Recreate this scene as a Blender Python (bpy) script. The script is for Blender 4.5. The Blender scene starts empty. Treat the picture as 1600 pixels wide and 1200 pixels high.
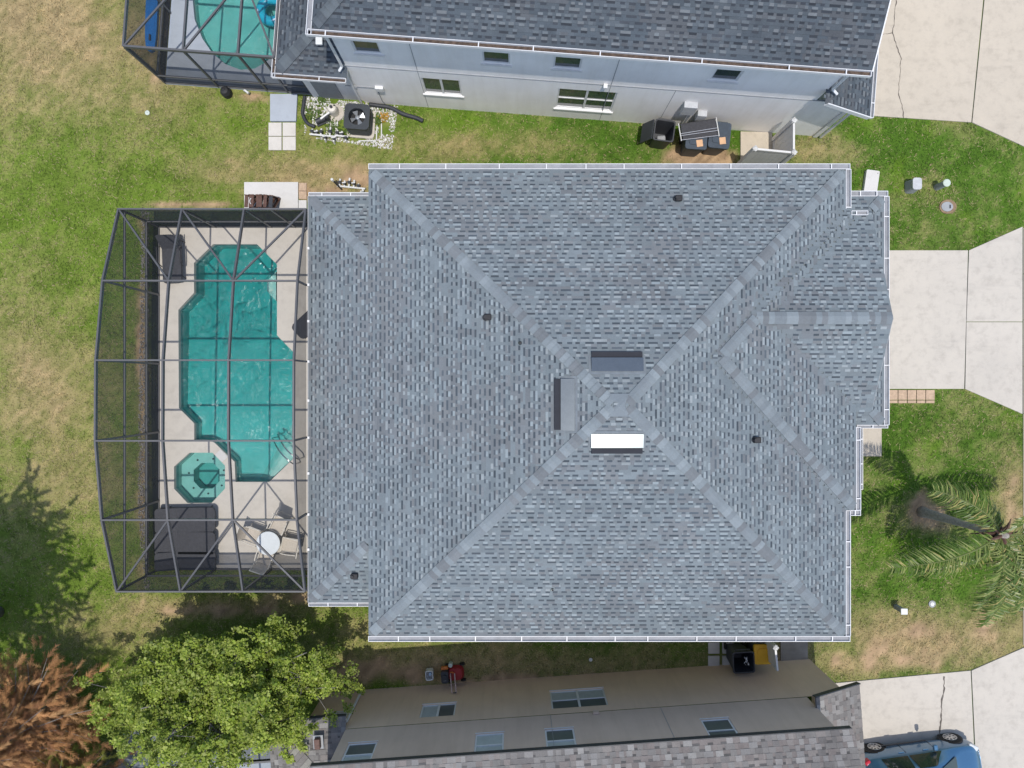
import bpy, math, random
import numpy as np
from mathutils import Vector, Matrix
from mathutils.geometry import tessellate_polygon

random.seed(7)
rng = np.random.default_rng(7)
PI = math.pi
scene = bpy.context.scene
COL = scene.collection

# ------------------------------------------------------------------ camera
CAM_H, FPX = 24.0, 1110.0
cam = bpy.data.cameras.new('camera')
cam.sensor_fit = 'HORIZONTAL'; cam.sensor_width = 36.0
cam.lens = 36.0 * FPX / 1600.0
cam.clip_start = 0.1; cam.clip_end = 2000.0
cam_o = bpy.data.objects.new('camera', cam)
cam_o.location = (0, 0, CAM_H)
COL.objects.link(cam_o)
scene.camera = cam_o

# ------------------------------------------------------------------ sky, sun, exposure
SUN = Vector((0.07, -0.205, 1.0)).normalized()
world = bpy.data.worlds.new('World'); scene.world = world
world.use_nodes = True
wn = world.node_tree.nodes; wl = world.node_tree.links
sky = wn.new('ShaderNodeTexSky'); sky.sky_type = 'NISHITA'; sky.sun_disc = False
sky.sun_elevation = math.asin(SUN.z)
sky.sun_rotation = math.atan2(SUN.x, SUN.y)
sky.air_density = 1.0; sky.dust_density = 1.2; sky.ozone_density = 1.0
bg = wn['Background']; bg.inputs['Strength'].default_value = 0.15
wl.new(sky.outputs[0], bg.inputs['Color'])
sl = bpy.data.lights.new('sun', 'SUN'); sl.energy = 2.65; sl.angle = math.radians(0.55); sl.color = (1.0, 0.955, 0.89)
so = bpy.data.objects.new('sun', sl); so.rotation_euler = SUN.to_track_quat('Z', 'Y').to_euler(); so.location = (5, -10, 40)
COL.objects.link(so)
scene.view_settings.view_transform = 'Standard'
scene.view_settings.look = 'None'
scene.view_settings.exposure = 0.32
scene.view_settings.gamma = 1.0
scene.view_settings.use_curve_mapping = False

# ------------------------------------------------------------------ helpers
def P(px, py, z=0.0):
    k = (CAM_H - z) / FPX
    return ((px - 800) * k, (600 - py) * k, z)
def P2(px, py, z=0.0): return P(px, py, z)[:2]

def vnoise(x, y, scale, seed, octaves=3):
    """value noise, numpy, 0..1"""
    out = np.zeros_like(x); amp = 1.0; tot = 0.0
    for o in range(octaves):
        r = np.random.default_rng(seed * 31 + o).random((64, 64))
        fx = x / scale * 2 ** o + 17.3 * o; fy = y / scale * 2 ** o + 5.7 * o
        ix = np.floor(fx).astype(int); iy = np.floor(fy).astype(int)
        tx = fx - ix; ty = fy - iy
        tx = tx * tx * (3 - 2 * tx); ty = ty * ty * (3 - 2 * ty)
        a = r[ix % 64, iy % 64]; b = r[(ix + 1) % 64, iy % 64]
        c = r[ix % 64, (iy + 1) % 64]; d = r[(ix + 1) % 64, (iy + 1) % 64]
        out += amp * ((a * (1 - tx) + b * tx) * (1 - ty) + (c * (1 - tx) + d * tx) * ty)
        tot += amp; amp *= 0.55
    return out / tot

def inpoly(x, y, poly):
    res = np.zeros(x.shape, bool); n = len(poly); j = n - 1
    for i in range(n):
        xi, yi = poly[i][0], poly[i][1]; xj, yj = poly[j][0], poly[j][1]
        with np.errstate(divide='ignore', invalid='ignore'):
            c = ((yi > y) != (yj > y)) & (x < (xj - xi) * (y - yi) / (yj - yi + 1e-12) + xi)
        res ^= c; j = i
    return res

class MB:
    def __init__(s): s.v = []; s.f = []; s.m = []; s.c = []; s.cur = 0; s.col = (1, 1, 1)
    def add(s, vs, fs):
        o = len(s.v); s.v.extend([tuple(p) for p in vs])
        for f in fs:
            s.f.append(tuple(i + o for i in f)); s.m.append(s.cur); s.c.append(s.col)
        return s
    def box(s, c, d, rz=0.0, M=None):
        x, y, z = d[0] / 2, d[1] / 2, d[2] / 2
        pts = [(-x, -y, -z), (x, -y, -z), (x, y, -z), (-x, y, -z), (-x, -y, z), (x, -y, z), (x, y, z), (-x, y, z)]
        R = M if M is not None else Matrix.Rotation(rz, 3, 'Z')
        pts = [tuple(R @ Vector(p) + Vector(c)) for p in pts]
        return s.add(pts, [(0, 3, 2, 1), (4, 5, 6, 7), (0, 1, 5, 4), (1, 2, 6, 5), (2, 3, 7, 6), (3, 0, 4, 7)])
    def bb(s, x0, x1, y0, y1, z0, z1):
        return s.box(((x0 + x1) / 2, (y0 + y1) / 2, (z0 + z1) / 2), (abs(x1 - x0), abs(y1 - y0), abs(z1 - z0)))
    def bar(s, p, q, w, h, up=(0, 0, 1)):
        p = Vector(p); q = Vector(q); d = q - p; L = d.length
        d.normalize(); u = Vector(up); sd = d.cross(u)
        if sd.length < 1e-4: sd = d.cross(Vector((1, 0, 0)))
        sd.normalize(); u = sd.cross(d)
        M = Matrix((d, sd, u)).transposed()
        return s.box((p + q) / 2, (L, w, h), M=M)
    def tube(s, pts, r, n=8, cap=True):
        pts = [Vector(p) for p in pts]; rings = []; o = len(s.v)
        up = Vector((0, 0, 1)); prev = None
        for i, p in enumerate(pts):
            d = (pts[min(i + 1, len(pts) - 1)] - pts[max(i - 1, 0)]).normalized()
            if prev is None:
                a = d.cross(up)
                if a.length < 1e-3: a = d.cross(Vector((1, 0, 0)))
            else: a = prev - d * prev.dot(d)
            a.normalize(); b = d.cross(a); prev = a
            rr = r[i] if isinstance(r, (list, tuple)) else r
            for k in range(n):
                t = 2 * PI * k / n
                s.v.append(tuple(p + (a * math.cos(t) + b * math.sin(t)) * rr))
        for i in range(len(pts) - 1):
            for k in range(n):
                a0 = o + i * n + k; a1 = o + i * n + (k + 1) % n
                s.f.append((a0, a1, a1 + n, a0 + n)); s.m.append(s.cur); s.c.append(s.col)
        if cap:
            s.f.append(tuple(o + k for k in range(n))[::-1]); s.m.append(s.cur); s.c.append(s.col)
            e = o + (len(pts) - 1) * n
            s.f.append(tuple(e + k for k in range(n))); s.m.append(s.cur); s.c.append(s.col)
        return s
    def cyl(s, c, r, h, n=24, r2=None):
        c = Vector(c); return s.tube([c, c + Vector((0, 0, h))], [r, r if r2 is None else r2], n)
    def lathe(s, c, prof, n=24):
        o = len(s.v)
        for r, z in prof:
            for k in range(n):
                t = 2 * PI * k / n; s.v.append((c[0] + r * math.cos(t), c[1] + r * math.sin(t), c[2] + z))
        for i in range(len(prof) - 1):
            for k in range(n):
                a = o + i * n + k; b = o + i * n + (k + 1) % n
                s.f.append((a, b, b + n, a + n)); s.m.append(s.cur); s.c.append(s.col)
        s.f.append(tuple(o + k for k in range(n))[::-1]); s.m.append(s.cur); s.c.append(s.col)
        e = o + (len(prof) - 1) * n
        s.f.append(tuple(e + k for k in range(n))); s.m.append(s.cur); s.c.append(s.col)
        return s
    def prism(s, poly, z0, z1, holes=(), bottom=False):
        loops = [[Vector((p[0], p[1], 0)) for p in poly]] + [[Vector((p[0], p[1], 0)) for p in h] for h in holes]
        tri = tessellate_polygon(loops)
        flat = [p for l in loops for p in l]
        o = len(s.v)
        s.v.extend([(p.x, p.y, z1) for p in flat])
        for t in tri:
            a, b, c = (flat[i] for i in t)
            if (b - a).cross(c - a).z < 0: t = t[::-1]
            s.f.append(tuple(i + o for i in t)); s.m.append(s.cur); s.c.append(s.col)
        k0 = 0
        for l in loops:
            n = len(l); oo = len(s.v)
            s.v.extend([(p.x, p.y, z1) for p in l] + [(p.x, p.y, z0) for p in l])
            for i in range(n):
                j = (i + 1) % n
                s.f.append((oo + i, oo + n + i, oo + n + j, oo + j)); s.m.append(s.cur); s.c.append(s.col)
        return s
    def mesh(s, name, mats, smooth=False):
        me = bpy.data.meshes.new(name)
        me.from_pydata(s.v, [], s.f)
        if not isinstance(mats, (list, tuple)): mats = [mats]
        for m in mats: me.materials.append(m)
        if any(s.m): me.polygons.foreach_set('material_index', s.m)
        if any(c != (1, 1, 1) for c in s.c):
            ca = me.color_attributes.new('Col', 'FLOAT_COLOR', 'CORNER')
            tot = np.array([len(f) for f in s.f])
            arr = np.repeat(np.c_[np.array(s.c, dtype=np.float32), np.ones(len(s.c), np.float32)], tot, axis=0)
            ca.data.foreach_set('color', arr.ravel())
        if smooth: me.polygons.foreach_set('use_smooth', [True] * len(me.polygons))
        me.update(); return me
    def build(s, name, mats, parent=None, loc=(0, 0, 0), rz=0.0, smooth=False, bevel=0.0, seg=2):
        o = bpy.data.objects.new(name, s.mesh(name, mats, smooth)); COL.objects.link(o)
        o.location = loc; o.rotation_euler = (0, 0, rz)
        if parent is not None: o.parent = parent
        if bevel > 0:
            md = o.modifiers.new('bevel', 'BEVEL'); md.width = bevel; md.segments = seg; md.limit_method = 'ANGLE'
            md.angle_limit = math.radians(40)
        if smooth and bevel == 0: pass
        return o

def inst(name, me, parent, loc=(0, 0, 0), rot=None, scale=None, mat=None):
    o = bpy.data.objects.new(name, me); COL.objects.link(o)
    o.location = loc
    if rot is not None: o.rotation_euler = rot
    if scale is not None: o.scale = scale
    o.parent = parent
    return o
def tag(o, label=None, cat=None, group=None, kind=None):
    if label: o['label'] = label
    if cat: o['category'] = cat
    if group: o['group'] = group
    if kind: o['kind'] = kind
    return o
def thing(name, label, cat, loc=(0, 0, 0), rz=0.0, group=None, kind=None):
    o = bpy.data.objects.new(name, None); o.empty_display_size = 0.2; COL.objects.link(o)
    o.location = loc; o.rotation_euler = (0, 0, rz)
    return tag(o, label, cat, group, kind)

# ------------------------------------------------------------------ materials
def newmat(name):
    m = bpy.data.materials.new(name); m.use_nodes = True
    nt = m.node_tree; return m, nt, nt.nodes['Principled BSDF'], nt.nodes, nt.links
def setp(b, **k):
    for n, v in k.items():
        b.inputs[n].default_value = v
def noise(nodes, links, scale, detail=4.0, rough=0.6, vec=None):
    n = nodes.new('ShaderNodeTexNoise'); n.inputs['Scale'].default_value = scale
    n.inputs['Detail'].default_value = detail; n.inputs['Roughness'].default_value = rough
    if vec: links.new(vec, n.inputs['Vector'])
    return n
def coord(nodes, kind='Object'):
    return nodes.new('ShaderNodeTexCoord').outputs[kind]
def geopos(nodes): return nodes.new('ShaderNodeNewGeometry').outputs['Position']
def ramp(nodes, links, fac, stops):
    r = nodes.new('ShaderNodeValToRGB'); e = r.color_ramp.elements
    while len(e) > 1: e.remove(e[-1])
    e[0].position = stops[0][0]; e[0].color = (*stops[0][1], 1)
    for p, c in stops[1:]:
        x = e.new(p); x.color = (*c, 1)
    links.new(fac, r.inputs[0]); return r.outputs[0]
def bump(nodes, links, h, strength, dist, bsdf):
    b = nodes.new('ShaderNodeBump'); b.inputs['Strength'].default_value = strength; b.inputs['Distance'].default_value = dist
    links.new(h, b.inputs['Height']); links.new(b.outputs[0], bsdf.inputs['Normal']); return b
def mixc(nodes, links, a, b, fac, mode='MIX'):
    m = nodes.new('ShaderNodeMix'); m.data_type = 'RGBA'; m.blend_type = mode
    for v, i in ((fac, 0), (a, 6), (b, 7)):
        if isinstance(v, (int, float)): m.inputs[i].default_value = v
        elif isinstance(v, tuple): m.inputs[i].default_value = (*v, 1)
        else: links.new(v, m.inputs[i])
    return m.outputs[2]

def mat_plain(name, col, rough=0.6, metal=0.0, var=0.12, scale=6.0, bmp=0.0, spec=0.5, coat=0.0):
    m, nt, b, n, l = newmat(name)
    setp(b, Roughness=rough, Metallic=metal); b.inputs['Specular IOR Level'].default_value = spec
    if coat: b.inputs['Coat Weight'].default_value = coat; b.inputs['Coat Roughness'].default_value = 0.04
    nz = noise(n, l, scale, 6.0, 0.65, geopos(n))
    lo = tuple(c * (1 - var) for c in col); hi = tuple(min(1, c * (1 + var)) for c in col)
    l.new(ramp(n, l, nz.outputs[0], [(0.3, lo), (0.7, hi)]), b.inputs['Base Color'])
    if bmp > 0:
        n2 = noise(n, l, scale * 12, 4.0, 0.6, geopos(n)); bump(n, l, n2.outputs[0], bmp, 0.01, b)
    return m

def mat_concrete(name, base, dark, stain_scale=0.5, amt=0.6):
    m, nt, b, n, l = newmat(name); setp(b, Roughness=0.88); b.inputs['Specular IOR Level'].default_value = 0.25
    g = geopos(n)
    big = noise(n, l, stain_scale, 6.0, 0.62, g); mid = noise(n, l, 3.0, 8.0, 0.7, g); fine = noise(n, l, 60.0, 3.0, 0.7, g)
    c = ramp(n, l, big.outputs[0], [(0.30, tuple(x * (1 - amt * 0.35) + y * amt * 0.35 for x, y in zip(base, dark))), (0.52, base), (0.75, tuple(min(1, x * 1.05) for x in base))])
    st = ramp(n, l, mid.outputs[0], [(0.34, (0.72, 0.71, 0.70)), (0.5, (0.97, 0.97, 0.97)), (0.7, (1.04, 1.03, 1.01))])
    c = mixc(n, l, c, st, amt, 'MULTIPLY')
    fr = ramp(n, l, fine.outputs[0], [(0.3, (0.9, 0.9, 0.9)), (0.7, (1.06, 1.06, 1.06))])
    c = mixc(n, l, c, fr, 0.7, 'MULTIPLY')
    mp = n.new('ShaderNodeMapping'); mp.inputs['Scale'].default_value = (0.5, 2.2, 1.0); l.new(g, mp.inputs[0])
    sm = noise(n, l, 0.9, 7.0, 0.7, mp.outputs[0])
    sr = ramp(n, l, sm.outputs[0], [(0.55, (1, 1, 1)), (0.72, (0.72, 0.72, 0.73))])
    c = mixc(n, l, c, sr, amt, 'MULTIPLY')
    l.new(c, b.inputs['Base Color']); bump(n, l, fine.outputs[0], 0.25, 0.004, b)
    return m

def mat_attr(name, rough=0.85, grain=30.0, gamt=0.6, bmp=0.3, spec=0.3, trans=0.0, weather=0.0):
    m, nt, b, n, l = newmat(name); setp(b, Roughness=rough); b.inputs['Specular IOR Level'].default_value = spec
    a = n.new('ShaderNodeAttribute'); a.attribute_name = 'Col'
    f = noise(n, l, grain, 4.0, 0.7, geopos(n))
    fr = ramp(n, l, f.outputs[0], [(0.3, (0.72, 0.72, 0.72)), (0.7, (1.25, 1.25, 1.25))])
    c = mixc(n, l, a.outputs['Color'], fr, gamt, 'MULTIPLY')
    if weather:
        wz = noise(n, l, 0.35, 8.0, 0.68, geopos(n)); wz2 = noise(n, l, 2.3, 6.0, 0.7, geopos(n))
        c = mixc(n, l, c, ramp(n, l, wz.outputs[0], [(0.33, (0.80, 0.80, 0.81)), (0.5, (1, 1, 1)), (0.68, (1.12, 1.12, 1.11))]), weather, 'MULTIPLY')
        c = mixc(n, l, c, ramp(n, l, wz2.outputs[0], [(0.36, (0.84, 0.83, 0.83)), (0.55, (1.02, 1.02, 1.02))]), weather, 'MULTIPLY')
    l.new(c, b.inputs['Base Color'])
    if bmp: bump(n, l, f.outputs[0], bmp, 0.01, b)
    if trans:
        t = n.new('ShaderNodeBsdfTranslucent'); l.new(c, t.inputs['Color'])
        mx = n.new('ShaderNodeMixShader'); mx.inputs[0].default_value = trans
        l.new(b.outputs[0], mx.inputs[1]); l.new(t.outputs[0], mx.inputs[2]); l.new(mx.outputs[0], n['Material Output'].inputs[0])
    return m

def mat_screen(name, col, alpha):
    m, nt, b, n, l = newmat(name); n.remove(b)
    d = n.new('ShaderNodeBsdfDiffuse'); d.inputs[0].default_value = (*col, 1)
    t = n.new('ShaderNodeBsdfTransparent'); mx = n.new('ShaderNodeMixShader')
    g = noise(n, l, 2.0, 3.0, 0.6, geopos(n))
    mr = n.new('ShaderNodeMapRange'); mr.inputs[3].default_value = alpha * 0.85; mr.inputs[4].default_value = min(1, alpha * 1.15)
    l.new(g.outputs[0], mr.inputs[0]); l.new(mr.outputs[0], mx.inputs[0])
    l.new(t.outputs[0], mx.inputs[1]); l.new(d.outputs[0], mx.inputs[2]); l.new(mx.outputs[0], n['Material Output'].inputs[0])
    return m

def mat_water(name, absorb, wave_scale, strength, dens):
    m, nt, b, n, l = newmat(name); n.remove(b)
    t = n.new('ShaderNodeBsdfTransparent'); t.inputs[0].default_value = (.97, .98, .98, 1)
    va = n.new('ShaderNodeVolumeAbsorption'); va.inputs[0].default_value = (*absorb, 1); va.inputs[1].default_value = dens; l.new(va.outputs[0], n['Material Output'].inputs['Volume'])
    gl = n.new('ShaderNodeBsdfGlossy'); gl.inputs['Roughness'].default_value = 0.13; gl.inputs[0].default_value = (1, 1, 1, 1)
    g = geopos(n)
    big = noise(n, l, 0.45, 2.0, 0.5, g)
    w1 = noise(n, l, wave_scale, 3.0, 0.55, g); w1.inputs['Distortion'].default_value = 1.6
    mr = n.new('ShaderNodeMapRange'); mr.inputs[1].default_value = 0.35; mr.inputs[2].default_value = 0.65
    mr.inputs[3].default_value = 0.25; mr.inputs[4].default_value = 1.0; l.new(big.outputs[0], mr.inputs[0])
    mu = n.new('ShaderNodeMath'); mu.operation = 'MULTIPLY'; l.new(w1.outputs[0], mu.inputs[0]); l.new(mr.outputs[0], mu.inputs[1])
    bp = n.new('ShaderNodeBump'); bp.inputs['Strength'].default_value = strength; bp.inputs['Distance'].default_value = 0.10
    l.new(mu.outputs[0], bp.inputs['Height']); l.new(bp.outputs[0], gl.inputs['Normal'])
    fr = n.new('ShaderNodeFresnel'); fr.inputs[0].default_value = 1.33; l.new(bp.outputs[0], fr.inputs['Normal'])
    mx = n.new('ShaderNodeMixShader'); l.new(fr.outputs[0], mx.inputs[0])
    l.new(t.outputs[0], mx.inputs[1]); l.new(gl.outputs[0], mx.inputs[2]); l.new(mx.outputs[0], n['Material Output'].inputs[0])
    return m

def mat_stucco(name, col):
    m, nt, b, n, l = newmat(name); setp(b, Roughness=0.9); b.inputs['Specular IOR Level'].default_value = 0.2
    g = geopos(n); a = noise(n, l, 0.7, 5.0, 0.6, g); f = noise(n, l, 90.0, 3.0, 0.7, g)
    mp = n.new('ShaderNodeMapping'); mp.inputs['Scale'].default_value = (3.0, 3.0, 0.35); l.new(g, mp.inputs[0])
    s = noise(n, l, 1.3, 6.0, 0.65, mp.outputs[0])
    c = ramp(n, l, a.outputs[0], [(0.3, tuple(x * 0.93 for x in col)), (0.7, tuple(min(1, x * 1.05) for x in col))])
    c = mixc(n, l, c, ramp(n, l, s.outputs[0], [(0.3, (0.90, 0.89, 0.87)), (0.55, (1, 1, 1))]), 0.7, 'MULTIPLY')
    l.new(c, b.inputs['Base Color']); bump(n, l, f.outputs[0], 0.4, 0.006, b)
    return m

M = {}
M['shingle_main'] = mat_attr('shingle_blue_grey', 0.9, 55.0, 0.6, 0.35, 0.25, weather=.42)
M['shingle_dark'] = mat_attr('shingle_slate', 0.9, 55.0, 0.6, 0.35, 0.25, weather=.8)
M['white_trim'] = mat_plain('white_trim', (0.70, 0.70, 0.70), 0.45, var=0.06)
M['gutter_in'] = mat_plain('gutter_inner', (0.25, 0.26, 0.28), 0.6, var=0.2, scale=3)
M['gutter_debris'] = mat_plain('gutter_debris', (0.085, 0.06, 0.045), 0.95, var=0.6, scale=9, bmp=0.6)
M['stucco_cream'] = mat_stucco('stucco_cream', (0.55, 0.51, 0.44))
M['stucco_pale'] = mat_stucco('stucco_pale_grey', (0.89, 0.87, 0.845))
M['stucco_tan'] = mat_stucco('stucco_tan', (0.72, 0.535, 0.385))
M['stucco_grey'] = mat_stucco('stucco_grey', (0.64, 0.49, 0.385))
M['deck'] = mat_concrete('deck_concrete', (0.57, 0.53, 0.465), (0.34, 0.31, 0.26), 0.45, 0.38)
M['drive'] = mat_concrete('drive_concrete', (0.53, 0.488, 0.425), (0.28, 0.27, 0.25), 0.4, 0.5)
M['drive2'] = mat_concrete('drive_concrete_warm', (0.52, 0.46, 0.375), (0.30, 0.27, 0.22), 0.4, 0.45)
M['pad'] = mat_concrete('pad_concrete', (0.60, 0.585, 0.56), (0.5, 0.47, 0.4), 0.5, 0.25)
M['slab_grey'] = mat_concrete('slab_grey', (0.40, 0.44, 0.49), (0.25, 0.27, 0.3), 0.6, 0.3)
M['crack'] = mat_plain('crack_dark', (0.12, 0.105, 0.09), 0.95, var=0.4)
M['cage_metal'] = mat_plain('bronze_aluminium', (0.098, 0.098, 0.102), 0.5, 0.1, var=0.1)
M['screen_roof'] = mat_screen('screen_roof', (0.06, 0.065, 0.07), 0.11)
M['screen_wall'] = mat_screen('screen_wall', (0.055, 0.06, 0.065), 0.55)
M['screen_dense'] = mat_screen('screen_dense', (0.05, 0.055, 0.065), 0.78)
M['screen_kick'] = mat_screen('screen_kick', (0.035, 0.04, 0.055), 0.93)
M['pool_plaster'] = mat_plain('pool_plaster', (0.50, 0.70, 0.66), 0.7, var=0.14, scale=1.2)
M['pool_tile'] = mat_plain('pool_tile', (0.12, 0.26, 0.26), 0.3, var=0.2, scale=8)
M['pool_shelf'] = mat_plain('pool_shelf', (0.46, 0.58, 0.53), 0.7, var=0.1, scale=2)
M['spa_plaster'] = mat_plain('spa_plaster', (0.46, 0.58, 0.53), 0.7, var=0.1, scale=2)
M['npool_plaster'] = mat_plain('pale_pool_plaster', (0.5, 0.6, 0.55), 0.7, var=0.14, scale=1.2)
M['water'] = mat_water('pool_water', (0.0, 0.70, 0.705), 9.0, .5, 2.75)
M['spa_water'] = mat_water('spa_water', (0.0, 0.68, 0.68), 4.0, 0.15, 1.3)
M['steel'] = mat_plain('stainless_steel', (0.55, 0.56, 0.57), 0.22, 1.0, var=0.05)
M['black_sling'] = mat_plain('black_sling', (0.042, 0.043, 0.05), 0.75, var=0.25, scale=14, bmp=0.4)
M['dark_frame'] = mat_plain('dark_frame', (0.03, 0.03, 0.034), 0.45, 0.3)
M['tan_sling'] = mat_plain('tan_sling', (0.50, 0.45, 0.38), 0.8, var=0.12, scale=20, bmp=0.3)
M['cream_frame'] = mat_plain('cream_frame', (0.66, 0.62, 0.54), 0.4, 0.0)
M['table_white'] = mat_plain('table_white', (0.66, 0.70, 0.71), 0.25, var=0.05)
M['vent_metal'] = mat_plain('vent_metal', (0.19, 0.22, 0.235), 0.17, 0.9, var=0.06)
M['vent_dark'] = mat_plain('vent_dark', (0.02, 0.022, 0.03), 0.8)
M['shingle_flash'] = mat_plain('grey_flashing', (.17, .195, .215), 0.8, var=.15)
M['black_rubber'] = mat_plain('black_rubber', (0.02, 0.02, 0.022), 0.7)
M['pvc'] = mat_plain('white_pvc', (0.66, 0.66, 0.64), 0.4, var=0.06)
M['vinyl'] = mat_plain('white_vinyl', (0.66, 0.66, 0.65), 0.4, var=0.04)
M['dark_plastic'] = mat_plain('dark_plastic', (0.035, 0.038, 0.045), 0.5, var=0.2)
M['bin_blue'] = mat_plain('slate_plastic', (0.035, 0.052, 0.075), 0.5, var=0.2)
M['bin_yellow'] = mat_plain('yellow_plastic', (0.72, 0.40, 0.02), 0.5, var=0.08)
M['sticker'] = mat_plain('faded_sticker', (0.62, 0.38, 0.22), 0.7)
M['grey_box'] = mat_plain('grey_box', (0.45, 0.46, 0.47), 0.5)
M['utility_grey'] = mat_plain('utility_grey', (0.30, 0.31, 0.32), 0.7)
M['pale_cap'] = mat_plain('pale_cap', (0.50, 0.56, 0.49), 0.6)
M['ac_metal'] = mat_plain('ac_metal', (0.045, 0.052, 0.06), 0.5, 0.3)
M['fan_grey'] = mat_plain('fan_grey', (0.32, 0.34, 0.36), 0.4, 0.4)
M['soil'] = mat_plain('bare_soil', (0.36, 0.25, 0.15), 0.95, var=0.3, scale=5, bmp=0.6)
M['mulch'] = mat_plain('mulch', (0.24, 0.165, 0.10), 0.95, var=0.4, scale=10, bmp=0.7)
M['gravel'] = mat_attr('white_gravel', 0.9, 30, 0.3, 0.2)
M['brick_tan'] = mat_plain('tan_paver', (0.47, 0.34, 0.235), 0.9, var=0.2, scale=12, bmp=0.4)
M['paver_grey'] = mat_concrete('paver_grey', (0.60, 0.57, 0.52), (0.4, 0.36, 0.3), 0.8, 0.4)
M['brown_wicker'] = mat_plain('brown_slats', (0.11, 0.055, 0.04), 0.6, var=0.3, scale=10, bmp=0.4)
M['glass'] = mat_plain('window_glass', (0.045, 0.06, 0.065), 0.06, 0.0, var=0.15, scale=1.5, spec=0.9)
M['screen_pane'] = mat_plain('insect_screen_pane', (0.10, 0.115, 0.12), 0.35, 0.0, var=0.15, scale=1.5, spec=0.5)
M['blind'] = mat_plain('window_blind', (0.42, 0.46, 0.47), 0.35, var=0.1, spec=0.8)
M['teal_vinyl'] = mat_plain('teal_vinyl', (0.01, 0.33, 0.45), 0.18, var=0.15, scale=4, coat=0.6)
M['pale_vinyl'] = mat_plain('pale_vinyl', (0.45, 0.62, 0.78), 0.2)
M['blue_board'] = mat_plain('blue_board', (0.005, 0.14, 0.42), 0.4, var=0.15)
M['car_paint'] = mat_plain('blue_car_paint', (0.06, 0.165, 0.29), 0.3, 0.55, var=0.04, coat=1.0)
M['car_glass'] = mat_plain('car_glass', (0.02, 0.03, 0.03), 0.04, 0.0, spec=1.0)
M['tyre'] = mat_plain('tyre_rubber', (0.018, 0.018, 0.018), 0.85)
M['alloy'] = mat_plain('alloy_rim', (0.55, 0.55, 0.56), 0.3, 0.8)
M['red_lamp'] = mat_plain('red_lamp', (0.42, 0.012, 0.03), 0.15)
M['lamp_clear'] = mat_plain('lamp_clear', (0.6, 0.62, 0.62), 0.1)
M['bark'] = mat_plain('bark', (0.16, 0.125, 0.095), 0.95, var=0.35, scale=12, bmp=0.8)
M['bark_grey'] = mat_plain('bark_grey', (0.24, 0.22, 0.20), 0.95, var=0.3, scale=14, bmp=0.8)
M['palm_bark'] = mat_plain('palm_bark', (0.36, 0.325, 0.28), 0.95, var=0.3, scale=14, bmp=0.8)
M['leaf'] = mat_attr('green_leaf', 0.5, 3.0, 0.35, 0.0, 0.4, 0.45)
M['needle'] = mat_attr('rust_needles', 0.8, 3.0, 0.4, 0.0, 0.2, 0.25)
M['frond'] = mat_attr('palm_frond', 0.36, 4.0, 0.4, 0.0, 0.5, 0.3)
M['lawn'] = mat_attr('lawn_ground', 0.97, 18.0, 0.5, 0.35, 0.1)
M['grass'] = mat_attr('grass_blades', 0.7, 6.0, 0.5, 0.0, 0.2, 0.25)
M['mower_red'] = mat_plain('mower_red', (0.30, 0.02, 0.025), 0.45)
M['mower_orange'] = mat_plain('mower_orange', (0.55, 0.16, 0.03), 0.5)
M['mower_pale'] = mat_plain('pale_tube', (0.55, 0.40, 0.38), 0.5)

# ================================================================== GROUND
DECK = [(-11.9, -6.26), (-4.3, -6.26), (-4.3, 5.3), (-11.9, 5.3)]
def poly_px(pts, z=0.0): return [P2(a, b, z) for a, b in pts]
DRV_N = poly_px([(1340, 176), (1365, 182), (1517, 192), (1600, 230), (1900, 350), (1900, -260), (1340, -260)])
DRV_M = poly_px([(1340, 391), (1512, 391), (1597, 354), (1597, 647), (1504, 608), (1340, 608)])
DRV_S = poly_px([(1290, 1068), (1516, 1047), (1597, 1012), (1900, 890), (1900, 1500), (1290, 1500)])
WALK = poly_px([(1598, 230), (1598, 1500), (1690, 1500), (1690, 230)])

# lawn colour: what grows there (green turf, dry turf, bare soil); no light in it
DRY = [  # px, py, radius px x, radius px y, dryness
    (60, 50, 190, 130, .92), (230, 60, 130, 130, .75), (120, 150, 230, 50, .5), (50, 600, 110, 120, .72), (110, 740, 120, 90, .62), (20, 480, 40, 60, .2),
    (380, 265, 110, 26, .55), (500, 270, 100, 30, .9), (720, 225, 120, 20, .6), (690, 240, 90, 14, .6), (250, 190, 60, 30, .45), (470, 215, 80, 16, .3),
    (1420, 1000, 170, 45, 1.0), (1530, 990, 70, 50, .9), (1330, 1035, 90, 30, .9), (1580, 790, 26, 90, .7), (1590, 990, 60, 60, .7), (1250, 1020, 60, 40, .8),
    (1290, 235, 60, 26, .45), (1440, 290, 50, 26, .3), (560, 990, 60, 40, .6), (680, 1035, 190, 34, .95), (900, 1035, 200, 30, .6), (330, 950, 170, 20, .8), (180, 980, 120, 40, .6),
    (1500, 190, 60, 30, .3), (1440, 810, 70, 30, .4), (360, 175, 26, 12, .2)]
SOIL = [(1100, 245, 60, 22, 1.0), (1062, 236, 26, 14, .6), (480, 300, 100, 20, .75), (560, 280, 40, 16, .8), (300, 321, 110, 6, .9), (1447, 800, 42, 38, .9), (1385, 1030, 150, 26, .62), (1430, 985, 120, 26, .55), (1540, 985, 40, 30, .6), (1582, 790, 14, 70, .6),
        (560, 262, 60, 10, .5), (350, 955, 150, 14, .7), (470, 935, 90, 20, .6), (600, 1050, 110, 26, .75), (760, 1062, 160, 12, .7), (960, 1058, 160, 10, .6), (222, 600, 10, 290, .85), (1230, 1025, 40, 20, .7), (250, 120, 26, 26, .4), (395, 152, 40, 6, .8)]
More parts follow.
